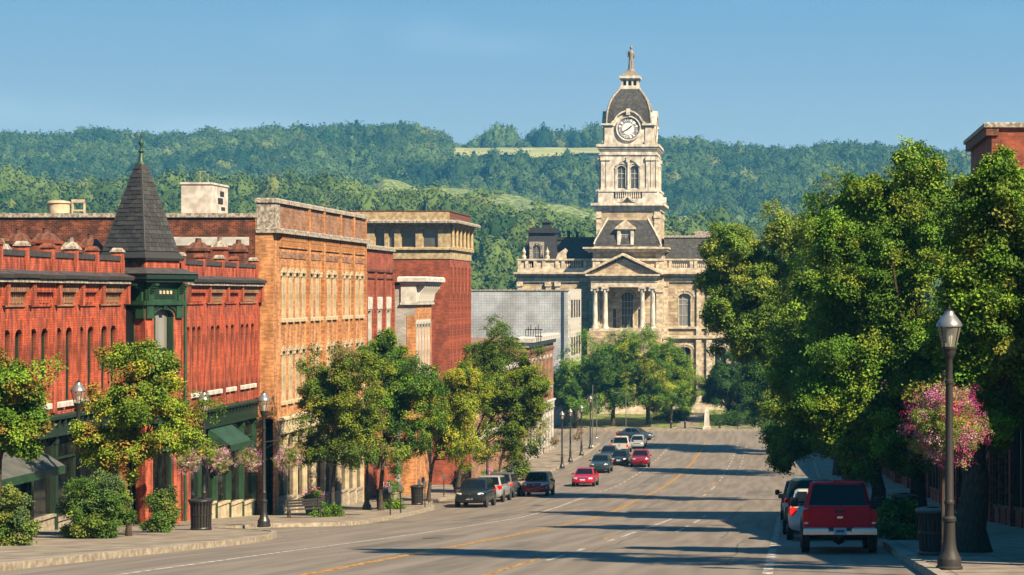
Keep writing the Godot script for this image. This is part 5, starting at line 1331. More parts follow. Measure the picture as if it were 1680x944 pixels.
	for z in [zp - 0.25]:
		for px in [980.5, 997.0, 1057.0, 1074.0]:
			var p := Vector3(X.call(px), 0, z)
			m = mk(o, fc); m.lathe([[0.5, Y.call(538.5)], [0.5, Y.call(536)], [0.42, Y.call(534.5)], [0.385, Y.call(530)], [0.36, Y.call(505)], [0.31, Y.call(482)], [0.36, Y.call(481)]], 14, p); m.smooth(40)
			var cl := part.call("column", m, M.palestone) as Node3D
			m = mk(o, fc); m.box(p.x - 0.56, p.x + 0.56, Y.call(543), Y.call(538.4), z - 0.56, z + 0.56); obj("plinth", m, M.trimstone, cl)
			m = mk(o, fc); m.box(p.x - 0.5, p.x + 0.5, Y.call(474.2), Y.call(471.5), z - 0.5, z + 0.5); m.lathe([[0.33, Y.call(481)], [0.4, Y.call(476)], [0.5, Y.call(474)]], 10, p)
			for s in [-1, 1]: m.tube(Vector3(p.x + s * 0.42, Y.call(476.2), z - 0.4), Vector3(p.x + s * 0.42, Y.call(476.2), z + 0.44), 0.17, 0.17, 8)
			obj("capital", m, M.palestone, cl)
	m = mk(o, fc); B.call(m, 974.5, 1078.5, 456, 471.6, -0.1, zp + 0.1); B.call(m, 973.5, 1079.5, 462, 463.4, -0.1, zp + 0.2); part.call("entablature", m, M.trimstone)
	m = mk(o, fc); B.call(m, 966, 1086.5, 450.6, 453.3, -0.1, zp + 0.8); B.call(m, 969, 1083.5, 453.2, 456.1, -0.1, zp + 0.45)
	for i in 28: B.call(m, 972 + i * 4.0, 974 + i * 4.0, 453.2, 456.4, zp + 0.4, zp + 0.62)
	var ped := part.call("pediment", m, M.trimstone) as Node3D
	m = mk(o, fc); m.ext([Vector2(X.call(970), Y.call(450.5)), Vector2(X.call(1082.5), Y.call(450.5)), Vector2(X.call(1026.3), Y.call(425))], -0.1, zp + 0.1); obj("tympanum", m, M.stone, ped)
	m = mk(o, fc)
	for s in [0, 1]:
		var a := Vector2(X.call(963.5 if s == 0 else 1089), Y.call(451)); var b := Vector2(X.call(1026.3), Y.call(420.5))
		var th := Vector2(0, 0.36); var L := [a, b, b + th, a + th] if s == 0 else [b, a, a + th, b + th]
		m.ext(L, -0.1, zp + 0.85)
		for i in 12:
			var c := a.lerp(b, (i + 0.8) / 12.8)
			m.box(c.x - 0.1, c.x + 0.1, c.y - 0.22, c.y + 0.05, zp + 0.1, zp + 0.5)
	obj("raking_cornice", m, M.trimstone, ped)
	# --- mansard stage of the tower
	m = mk(o, f); SQ.call(m, 51.5, 340, 402); part.call("tower_shaft", m, M.stone)
	for face in faces.slice(0, 2):
		for s in [-1, 1]:
			m = mk(o, face); m.box(s * 47.5 * k - 4.2 * k, s * 47.5 * k + 4.2 * k, Y.call(400), Y.call(344), 51 * k - 0.1, 51.5 * k + 0.14); m.box(s * 47.5 * k - 5 * k, s * 47.5 * k + 5 * k, Y.call(358), Y.call(352), 51 * k - 0.1, 51.5 * k + 0.24); part.call("pilaster", m, M.trimstone)
	var prof := [[54.5, 401.0], [53.0, 396], [49.5, 389], [45.5, 381], [41.0, 373], [36.5, 365], [32.8, 358], [29.5, 351]]
	var rings := []
	m = mk(o, fc)
	for q in prof: # the curved slate roof leans against the shaft
		var hw: float = q[0] * k; var z: float = 0.55 - (54.5 - q[0]) * k * 0.5
		rings.append(PackedVector3Array([Vector3(hw, Y.call(q[1]), -3.0), Vector3(-hw, Y.call(q[1]), -3.0), Vector3(-hw, Y.call(q[1]), z), Vector3(hw, Y.call(q[1]), z)]))
	for i in rings.size() - 1:
		var A: PackedVector3Array = rings[i]; var C: PackedVector3Array = rings[i + 1]
		m.q(A[2], A[3], C[3], C[2]); m.q(A[3], A[0], C[0], C[3]); m.q(A[1], A[2], C[2], C[1])
	m.q(rings[-1][2], rings[-1][3], rings[-1][0], rings[-1][1])
	var man := part.call("tower_mansard", m, M.slate) as Node3D
	m = mk(o, fc)
	for i in rings.size() - 1:
		for j in [2, 3]: m.tube(rings[i][j], rings[i + 1][j], 0.14, 0.12, 6)
	m.box(-30 * k, 30 * k, Y.call(351.5), Y.call(349.6), -3, 0.55 - 25 * k * 0.5 + 0.06)
	obj("hip_trim", m, M.palestone, man)
	var fd := fc * Transform3D(Basis(), Vector3(X.call(1027), 0, 0.5))
	m = mk(o, fd); wall(m, -13.5 * k, 13.5 * k, Y.call(402), Y.call(376), [[-8 * k, 8 * k, Y.call(400.5), Y.call(377.5), 0.0]], 0.25); m.box(-13.5 * k, -12.9 * k, Y.call(402), Y.call(376), -3, -0.01); m.box(12.9 * k, 13.5 * k, Y.call(402), Y.call(376), -3, -0.01)
	for s in [-1, 1]: m.box(s * 11 * k - 0.22, s * 11 * k + 0.22, Y.call(402), Y.call(377), -0.1, 0.14)
	part.call("dormer", m, M.palestone)
	m = mk(o, fd); m.ext([Vector2(-17.5 * k, Y.call(376.5)), Vector2(17.5 * k, Y.call(376.5)), Vector2(16 * k, Y.call(373.5)), Vector2(0, Y.call(361)), Vector2(-16 * k, Y.call(373.5))], -3.0, 0.35); part.call("dormer_roof", m, M.trimstone)
	window(o, at2(fd, 0, Y.call(400.5)), 16 * k, 23 * k, 0.0, {"id": "tdorm", "frame": M.white, "pane": M.glass_curtain, "dep": 0.2, "th": 0.1, "mull": 1, "rails": [0.3, 0.65]})
	# --- belfry
	m = mk(o, f); SQ.call(m, 56, 337.5, 340.5); SQ.call(m, 60, 333.4, 337.6); SQ.call(m, 54, 340.4, 346)
	for fi in 4:
		for i in 18: pass
	part.call("belfry_cornice", m, M.palestone)
	for face in faces.slice(0, 4):
		m = mk(o, face); var z := 60 * k
		m.ribbon([Vector2(-14 * k, Y.call(333.4)), Vector2(-7 * k, Y.call(331)), Vector2(0, Y.call(324)), Vector2(7 * k, Y.call(331)), Vector2(14 * k, Y.call(333.4))], z - 1.2, z, 0.3); part.call("cornice_gable", m, M.palestone)
	m = mk(o, f); SQ.call(m, 41.5, 256, 334); part.call("belfry_core", m, M.palestone)
	for face in faces:
		var H := 44.0 * k
		var ff: Transform3D = face * Transform3D(Basis(), Vector3(0, 0, 43.5 * k + 0.28))
		m = mk(o, ff)
		var wo := []
		for s in [-1, 1]: wo.append([s * 10.7 * k - 7.2 * k, s * 10.7 * k + 7.2 * k, Y.call(309.5), Y.call(271.5), 0.6])
		wall(m, -H, H, Y.call(312), Y.call(256), wo, 0.3); part.call("belfry_wall", m, M.palestone)
		for s in [-1, 1]:
			window(o, at2(ff, s * 10.7 * k, Y.call(309.5)), 14.4 * k, 38 * k, 0.6, {"id": "belfry", "frame": M.white, "pane": M.glass, "dep": 0.27, "th": 0.09, "mull": 1, "rails": [0.46, 0.66], "liner": M.palestone, "lth": 0.07})
			m = mk(o, ff)
			for px in [33.0, 41.0]:
				m.box(s * px * k - 3.4 * k, s * px * k + 3.4 * k, Y.call(311), Y.call(262), -0.1, 0.16); m.box(s * px * k - 4.2 * k, s * px * k + 4.2 * k, Y.call(263), Y.call(257), -0.1, 0.3); m.box(s * px * k - 4 * k, s * px * k + 4 * k, Y.call(312), Y.call(308), -0.1, 0.24)
			part.call("pilaster", m, M.palestone)
			m = mk(o, ff); m.ribbon(arc_pts(s * 10.7 * k - 9.6 * k, s * 10.7 * k + 9.6 * k, Y.call(268.3), 0.75), -0.05, 0.12, 0.2); m.box(s * 19.8 * k - 0.1, s * 19.8 * k + 0.1, Y.call(310), Y.call(277), -0.05, 0.12); part.call("window_arch", m, M.palestone)
		m = mk(o, ff)
		m.ribbon([Vector2(-19 * k, Y.call(273)), Vector2(-12 * k, Y.call(266.5)), Vector2(-5 * k, Y.call(262.5)), Vector2(0, Y.call(261)), Vector2(5 * k, Y.call(262.5)), Vector2(12 * k, Y.call(266.5)), Vector2(19 * k, Y.call(273))], -0.05, 0.22, 0.16)
		m.lathe([[0.2, Y.call(310)], [0.2, Y.call(306)], [0.15, Y.call(304)], [0.13, Y.call(272)], [0.22, Y.call(269)], [0.26, Y.call(266)]], 10, Vector3(0, 0, 0.1)); m.box(-0.25, 0.25, Y.call(266), Y.call(256.5), -0.05, 0.34)
		part.call("window_mullion_column", m, M.palestone)
		m = mk(o, ff); var zz := 0.42
		for s in [-1, 1]: m.box(s * 36 * k - 12.5 * k, s * 36 * k + 12.5 * k, Y.call(333.5), Y.call(314.5), -0.1, zz)
		m.box(-49 * k, 49 * k, Y.call(314.6), Y.call(311), -0.1, zz + 0.12); m.box(-24 * k, 24 * k, Y.call(333.5), Y.call(326), -0.1, zz + 0.06)
		part.call("belfry_parapet", m, M.palestone)
		for i in 12:
			var x := (-19.5 + i * 3.55) * k
			m = mk(o, ff); m.lathe([[0.05, Y.call(326)], [0.11, Y.call(322.5)], [0.05, Y.call(318)], [0.09, Y.call(314.5)]], 6, Vector3(x, 0, zz - 0.02)); part.call("baluster", m, M.palestone)
	m = mk(o, f); SQ.call(m, 47, 245, 256.2); SQ.call(m, 48.5, 252.5, 254); part.call("belfry_entablature", m, M.palestone)
	m = mk(o, f); SQ.call(m, 50, 240.5, 244); SQ.call(m, 52, 236.2, 240.6); SQ.call(m, 48.5, 243.9, 246.5); part.call("clock_cornice", m, M.palestone)
	# --- clock stage and dome
	m = mk(o, f); SQ.call(m, 40.5, 203, 236.3); part.call("clock_stage", m, M.palestone)
	for face in faces:
		var ff: Transform3D = face * Transform3D(Basis(), Vector3(0, 0, 40.5 * k))
		m = mk(o, ff)
		for s in [-1, 1]:
			m.box(s * 33.5 * k - 5.5 * k, s * 33.5 * k + 5.5 * k, Y.call(230), Y.call(207), -0.1, 0.16); m.box(s * 33.5 * k - 6.5 * k, s * 33.5 * k + 6.5 * k, Y.call(236.2), Y.call(230), -0.1, 0.26)
			m.box(s * 34 * k - 11 * k, s * 34 * k + 10 * k, Y.call(204.8), Y.call(201.5), -0.6, 0.42)
		part.call("clock_pilasters", m, M.palestone)
		# gable that curves over the dial
		m = mk(o, ff)
		var top := [Vector2(-27 * k, Y.call(202.5)), Vector2(-22 * k, Y.call(198)), Vector2(-17 * k, Y.call(190)), Vector2(-10 * k, Y.call(184.5)), Vector2(0, Y.call(181.5)), Vector2(10 * k, Y.call(184.5)), Vector2(17 * k, Y.call(190)), Vector2(22 * k, Y.call(198)), Vector2(27 * k, Y.call(202.5))]
		var poly := [Vector2(27 * k, Y.call(206)), Vector2(-27 * k, Y.call(206))]; poly.reverse()
		var back := top.duplicate(); back.reverse()
		m.ext(poly + back, -1.5, 0.08); m.ribbon(top, -1.5, 0.42, 0.22)
		m.bev(-0.28, 0.28, Y.call(188), Y.call(177.5), -0.3, 0.5, 0.06)
		part.call("clock_gable", m, M.palestone)
		var fk: Transform3D = ff * Transform3D(Basis(Vector3.RIGHT, PI / 2), Vector3(0, Y.call(210.3), 0.09))
		m = mk(o, fk); m.lathe([[1.86, -0.1], [1.86, 0.16], [1.74, 0.24], [1.6, 0.16], [1.58, 0.04]], 36, Vector3.ZERO, false); m.smooth(30)
		var ck := part.call("clock_face", m, M.palestone) as Node3D
		m = mk(o, fk); m.lathe([[1.6, 0.0], [1.6, 0.06]], 36); obj("dial", m, M.dial, ck)
		m = mk(o, fk); m.lathe([[1.56, 0.062], [1.56, 0.085], [1.46, 0.085], [1.46, 0.062]], 36, Vector3.ZERO, false); m.lathe([[0.95, 0.062], [0.95, 0.08], [0.9, 0.08], [0.9, 0.062]], 32, Vector3.ZERO, false); obj("dial_ring", m, M.ink, ck)
		var fn: Transform3D = ff * Transform3D(Basis(), Vector3(0, Y.call(210.3), 0.155))
		var num := ["XII", "I", "II", "III", "IIII", "V", "VI", "VII", "VIII", "IX", "X", "XI"]
		for i in 12:
			var key: String = "num" + num[i]
			if not cache.has(key):
				var tm := TextMesh.new(); tm.text = num[i]; var sf := SystemFont.new(); sf.font_names = PackedStringArray(["Droid Serif"]); sf.font_weight = 700
				tm.font = sf; tm.font_size = 48; tm.pixel_size = 0.0105; tm.depth = 0.03; cache[key] = tm
			var a := -TAU * i / 12
			var tr := fn * Transform3D(Basis(Vector3(0, 0, 1), a), Vector3.ZERO) * Transform3D(Basis().scaled(Vector3(0.95 if num[i].length() < 4 else 0.75, 1.15, 1)), Vector3(0, 1.2, 0.015))
			put("numeral", cache[key], M.ink, ck, o.transform.affine_inverse() * tr)
		for h in [[50.0, 0.85, 0.085, 0.21], [240.0, 1.35, 0.055, 0.25]]:
			var fh := fn * Transform3D(Basis(Vector3(0, 0, 1), -deg_to_rad(h[0])), Vector3.ZERO)
			m = mk(o, fh); m.ext([Vector2(-h[2], -0.3), Vector2(h[2], -0.3), Vector2(h[2] * 1.2, h[1] * 0.6), Vector2(0, h[1]), Vector2(-h[2] * 1.2, h[1] * 0.6)], h[3] - 0.19, h[3] - 0.16); obj("clock_hand", m, M.ink, ck)
	var dp := [[36.8, 202.0], [36.6, 195], [35.8, 187], [34.9, 179.5], [33.0, 172], [30.4, 164], [27.2, 157.5], [22.2, 150], [15.6, 141.5]]
	rings = []
	for q in dp:
		var hw: float = q[0] * k; var y: float = Y.call(q[1]); rings.append(PackedVector3Array([Vector3(hw, y, cz - hw), Vector3(-hw, y, cz - hw), Vector3(-hw, y, cz + hw), Vector3(hw, y, cz + hw)]))
	m = mk(o, f); m.loft(rings); m.smooth(25)
	var dome := part.call("dome", m, M.slate) as Node3D
	m = mk(o, f)
	for i in rings.size() - 1:
		for j in 4: m.tube(rings[i][j], rings[i + 1][j], 0.17, 0.16, 6)
	obj("dome_rib", m, M.coping, dome)
	m = mk(o, f); SQ.call(m, 16.5, 138.5, 142); SQ.call(m, 15, 136, 138.6)
	for s in [Vector2(1, 1), Vector2(1, -1), Vector2(-1, 1), Vector2(-1, -1), Vector2(0.34, 1), Vector2(-0.34, 1), Vector2(1, 0.34), Vector2(1, -0.34), Vector2(-1, 0.34), Vector2(-1, -0.34)]:
		var x: float = s.x * 12.6 * k; var z: float = cz + s.y * 12.6 * k; m.box(x - 0.13, x + 0.13, Y.call(136), Y.call(127), z - 0.13, z + 0.13)
	SQ.call(m, 14.6, 124, 127.2); SQ.call(m, 17.5, 120, 124.1)
	part.call("lantern", m, M.palestone)
	m = mk(o, f); SQ.call(m, 10.5, 126, 137); part.call("lantern_core", m, M.glass)
	m = mk(o, f)
	for q in [[14.5, 118, 120.1], [11.5, 115, 118.1], [9.5, 113, 115.1], [7.5, 110.5, 113.1]]: SQ.call(m, q[0], q[1], q[2])
	part.call("lantern_roof", m, M.coping)
	# statue of a standing robed figure, staff in the raised left hand
	m = mk(o, f * Transform3D(Basis(), Vector3(0.1, Y.call(110.6), cz)))
	m.lathe([[0.62, 0], [0.6, 0.22], [0.5, 0.3]], 12)
	m.lathe([[0.46, 0.3], [0.42, 0.7], [0.37, 1.3], [0.36, 1.75], [0.34, 2.1], [0.4, 2.5], [0.44, 2.8], [0.36, 3.0], [0.12, 3.14], [0.11, 3.24], [0.19, 3.34], [0.22, 3.5], [0.19, 3.66], [0.1, 3.76]], 14)
	m.tube(Vector3(-0.36, 2.88, 0), Vector3(-0.44, 2.2, 0.08), 0.13, 0.1, 8); m.tube(Vector3(-0.44, 2.2, 0.08), Vector3(-0.5, 2.3, 0.34), 0.1, 0.08, 8)
	m.tube(Vector3(0.36, 2.88, 0), Vector3(0.44, 2.15, 0.08), 0.13, 0.1, 8); m.tube(Vector3(0.44, 2.15, 0.08), Vector3(0.5, 2.2, 0.34), 0.1, 0.08, 8)
	m.tube(Vector3(-0.5, 1.7, 0.36), Vector3(-0.66, 3.1, 0.36), 0.035, 0.03, 6); m.tube(Vector3(0.56, 2.2, 0.36), Vector3(0.7, 2.95, 0.36), 0.035, 0.02, 6)
	m.tube(Vector3(-0.12, 0.3, 0.36), Vector3(-0.15, 1.6, 0.3), 0.14, 0.11, 8); m.tube(Vector3(0.14, 0.3, 0.34), Vector3(0.16, 1.6, 0.28), 0.14, 0.11, 8)
	m.smooth(55)
	part.call("statue", m, M.bronze)

# ---------------------------------------------------------------- placing it all
const GREENS := [Color(0.06, 0.125, 0.016), Color(0.085, 0.165, 0.018), Color(0.05, 0.105, 0.016), Color(0.125, 0.195, 0.022)]
const DARKS := [Color(0.03, 0.07, 0.016), Color(0.04, 0.09, 0.018), Color(0.055, 0.11, 0.02), Color(0.028, 0.06, 0.016)]
const YELLOWS := [Color(0.17, 0.20, 0.02), Color(0.12, 0.17, 0.02), Color(0.22, 0.22, 0.025), Color(0.08, 0.13, 0.02)]
const PINKS := [Color(0.36, 0.03, 0.17), Color(0.42, 0.09, 0.26), Color(0.28, 0.02, 0.19), Color(0.55, 0.28, 0.42), Color(0.36, 0.02, 0.08)]

func build_trees() -> void:
	var G := "young trees along the left pavement"
	tree("street_tree", "young green tree cut off by the left edge, beside the green awning", -21.6, 50.0, 0.09, [[-10, 690, 62, 60], [25, 660, 50, 70], [5, 625, 40, 45], [40, 720, 32, 30]], 1500, 0.78, GREENS + [Color(0.16, 0.12, 0.03)], 101, G)
	tree("street_tree", "yellow green young tree with reddish leaf tips before the slate turret", -21.4, 59.5, 0.085, [[228, 690, 95, 62], [225, 625, 68, 50], [250, 592, 42, 28], [300, 715, 48, 36], [150, 720, 45, 34], [205, 745, 60, 24]], 2300, 0.74, [Color(0.14, 0.19, 0.02), Color(0.09, 0.15, 0.018), Color(0.20, 0.22, 0.025), Color(0.07, 0.12, 0.018), Color(0.20, 0.13, 0.03), Color(0.12, 0.17, 0.02)], 102, G, 0.35)
	tree("street_tree", "olive green tree with pinkish leaves in front of the orange brick shopfront", -22.6, 91.0, 0.11, [[560, 700, 75, 62], [545, 630, 52, 55], [585, 600, 45, 40], [530, 740, 50, 28], [610, 735, 48, 34]], 2700, 0.85, [Color(0.10, 0.14, 0.02), Color(0.07, 0.12, 0.018), Color(0.14, 0.17, 0.02), Color(0.12, 0.15, 0.02), Color(0.15, 0.12, 0.05), Color(0.06, 0.10, 0.02)], 103, G, 0.3)
	tree("street_tree", "dark green tree with a pointed top between two yellower trees", -22.4, 101.0, 0.13, [[650, 690, 70, 72], [640, 610, 50, 52], [632, 570, 24, 32], [675, 630, 45, 45], [640, 745, 55, 25]], 2500, 0.9, GREENS + DARKS, 104, G, 0.35)
	tree("street_tree", "bright yellow green tree beside the parked charcoal car", -22.3, 114.0, 0.12, [[755, 690, 55, 62], [735, 640, 36, 44], [770, 645, 38, 40], [765, 740, 42, 26], [712, 715, 40, 44]], 2000, 0.9, YELLOWS, 105, G, 0.35)
	tree("street_tree", "tallest left tree, dark with yellowing leaf edges, before the white block wall", -23.0, 128.0, 0.17, [[822, 640, 62, 78], [805, 565, 40, 52], [850, 600, 46, 48], [815, 720, 55, 38], [790, 610, 35, 50], [868, 660, 30, 44], [856, 715, 42, 38]], 3000, 1.0, [Color(0.05, 0.095, 0.015), Color(0.09, 0.14, 0.016), Color(0.14, 0.17, 0.018), Color(0.05, 0.09, 0.015), Color(0.07, 0.11, 0.015)], 106, G, 0.3)
	tree("street_tree", "small reddish leaved tree at the corner building", -23.6, 150.0, 0.1, [[868, 690, 26, 40], [880, 650, 22, 30]], 700, 0.9, [Color(0.14, 0.11, 0.04), Color(0.10, 0.12, 0.02), Color(0.2, 0.12, 0.07)], 107, G, 0.3)
	G = "large trees along the right pavement"
	tree("large_street_tree", "nearest right tree with a thick dark trunk behind the flower basket", 4.6, 45.5, 0.42, [[1655, 500, 95, 130, 1, -1.0], [1640, 380, 72, 100], [1700, 400, 90, 130], [1640, 300, 42, 50], [1610, 600, 60, 60], [1700, 580, 90, 70], [1760, 480, 90, 170], [1600, 430, 46, 110], [1598, 330, 36, 60], [1605, 540, 60, 60], [1560, 650, 60, 50], [1640, 690, 80, 44]], 7500, 0.85, GREENS + [Color(0.10, 0.15, 0.02), Color(0.05, 0.10, 0.02), Color(0.14, 0.15, 0.03)], 111, G, 0.3, 14)
	tree("large_street_tree", "tall right tree whose crown tops the skyline beside the brick building", 5.0, 68.0, 0.34, [[1490, 480, 92, 120], [1500, 330, 62, 90], [1505, 275, 36, 42], [1440, 420, 80, 110], [1520, 590, 70, 80], [1450, 620, 90, 85], [1470, 700, 90, 50], [1405, 480, 75, 95], [1385, 590, 75, 80], [1380, 400, 45, 50], [1340, 660, 60, 60], [1560, 420, 36, 90], [1465, 355, 55, 55], [1535, 345, 38, 60], [1420, 320, 34, 34], [1420, 735, 70, 42], [1500, 745, 60, 36]], 9000, 0.95, GREENS + [Color(0.12, 0.16, 0.02)], 112, G, 0.3, 14)
	tree("large_street_tree", "broad right tree with the widest crown over the parked cars", 4.6, 90.0, 0.4, [[1370, 480, 110, 120], [1385, 370, 85, 70], [1420, 330, 60, 45], [1330, 560, 95, 90], [1420, 600, 110, 80], [1310, 640, 60, 55], [1340, 695, 70, 48], [1300, 720, 52, 44], [1278, 748, 26, 24], [1400, 700, 80, 50]], 8000, 1.1, GREENS + [Color(0.12, 0.16, 0.02), Color(0.10, 0.15, 0.02)], 113, G, 0.3, 14)
	tree("large_street_tree", "pale green right tree reaching out in front of the courthouse", 4.2, 117.0, 0.42, [[1270, 460, 95, 85], [1225, 430, 65, 60], [1200, 400, 42, 36], [1300, 390, 75, 50], [1235, 540, 62, 70], [1188, 470, 40, 66], [1200, 530, 36, 50], [1310, 600, 85, 90], [1280, 670, 50, 60]], 7500, 1.25, [Color(0.12, 0.18, 0.025), Color(0.09, 0.15, 0.02), Color(0.16, 0.19, 0.03), Color(0.07, 0.12, 0.02)], 114, G, 0.3, 12)
	tree("large_street_tree", "dark right tree low over the road past the parked cars", 4.6, 165.0, 0.35, [[1350, 610, 80, 80], [1330, 530, 80, 70], [1290, 610, 45, 70], [1400, 560, 80, 90], [1345, 480, 55, 40]], 3600, 1.5, DARKS, 115, G, 0.3)
	tree("large_street_tree", "farthest dark tree on the right pavement by the square", 4.0, 205.0, 0.4, [[1262, 610, 55, 75], [1240, 590, 42, 50], [1320, 580, 80, 90], [1300, 500, 60, 60], [1290, 680, 55, 50], [1262, 690, 30, 40]], 4200, 1.7, DARKS, 116, G, 0.3)
	tree("large_street_tree", "tall tree outside the right edge whose shade crosses the road in front of the pickup", 7.4, 36.5, 0.35, [[1905, -250, 200, 330], [1930, 80, 215, 250], [1915, -560, 130, 150]], 2600, 1.1, GREENS, 117, G, 0.4)
	G = "trees on the courthouse lawn"
	var lawn := [["dark leafy tree at the left end of the courthouse lawn", 945, 239.8, [[916, 618, 26, 46], [945, 612, 44, 56], [928, 640, 30, 40], [975, 590, 40, 40], [950, 660, 36, 26]], 2300, GREENS + DARKS],
		["round green tree left of the portico on the lawn", 1006, 243, [[1003, 608, 50, 52], [1015, 572, 40, 28], [985, 640, 42, 36], [1020, 650, 44, 24], [1034, 600, 30, 44]], 2600, GREENS],
		["round sunlit tree in front of the portico on the lawn", 1063, 242, [[1060, 604, 52, 52], [1045, 570, 42, 28], [1080, 640, 44, 36], [1050, 655, 40, 20], [1088, 590, 30, 40]], 2600, GREENS + YELLOWS],
		["bright green tree at the right of the lawn group", 1100, 246, [[1110, 616, 46, 50], [1095, 588, 36, 32], [1126, 640, 30, 34], [1100, 655, 40, 20]], 2300, [Color(0.07, 0.13, 0.016), Color(0.11, 0.17, 0.018), Color(0.09, 0.15, 0.016)]],
		["dark tree right of the lawn path", 1196, 248, [[1195, 625, 42, 50], [1215, 595, 40, 44], [1172, 640, 26, 32], [1205, 655, 40, 24]], 2200, DARKS],
		["dark tree at the right end of the lawn", 1245, 250, [[1250, 610, 48, 60], [1225, 645, 36, 36]], 2000, DARKS]]
	for i in lawn.size():
		var L = lawn[i]
		tree("lawn_tree", L[0], (L[1] - 1290.0) * L[2] / FOC, L[2], 0.32, L[3], L[4], 1.5, L[5], 120 + i, G, 0.25, 10, null, 0.12)
	var mix := [Color(0.05, 0.10, 0.02), Color(0.09, 0.14, 0.025), Color(0.12, 0.15, 0.03), Color(0.06, 0.10, 0.04)]
	shrub("bush", "bushy green shrub on the kerb below the yellow green tree", "bush", gnd(-21.75, 57.5, 0.14), 2.2, 2.2, 4200, 0.38, mix, 131)
	shrub("bush", "low shrub with a few reddish leaves at the lower left corner", "bush", gnd(-21.5, 50.3, 0.14), 1.5, 1.5, 1100, 0.4, mix + mix + [Color(0.2, 0.11, 0.09)], 132)
	shrub("potted_plant", "leafy planter plant beside the slim trunk of the yellow green tree", "plant", gnd(-21.95, 64.0, 0.14), 1.1, 1.6, 900, 0.42, mix, 133)
	shrub("grass_tuft", "tuft of grass round the trunk of the olive green tree", "plant", gnd(-22.5, 90.0, 0.14), 1.6, 0.5, 200, 0.5, GREENS, 134)
	shrub("grass_tuft", "tuft of grass by the second trash can", "plant", gnd(-22.2, 103.0, 0.14), 1.5, 0.5, 160, 0.5, GREENS, 135)
	shrub("hedge_bush", "low clipped hedge on the courthouse lawn beside the path", "hedge", gnd(-15.9, 252, 0.1), 6.5, 1.5, 700, 1.0, DARKS, 136)
	shrub("hedge_bush", "dark low hedge right of the lawn path", "hedge", gnd(-7.0, 246, 0.1), 7.5, 1.6, 700, 1.0, DARKS, 137)
	shrub("potted_plant", "green potted plant beside the shaded right pavement", "plant", gnd(3.3, 56.0, 0.14), 1.3, 1.3, 320, 0.6, mix, 138)
	shrub("potted_plant", "leafy plants in front of the corner building", "plant", gnd(-23.5, 160.0, 0.14), 2.2, 1.8, 400, 0.9, mix, 139)

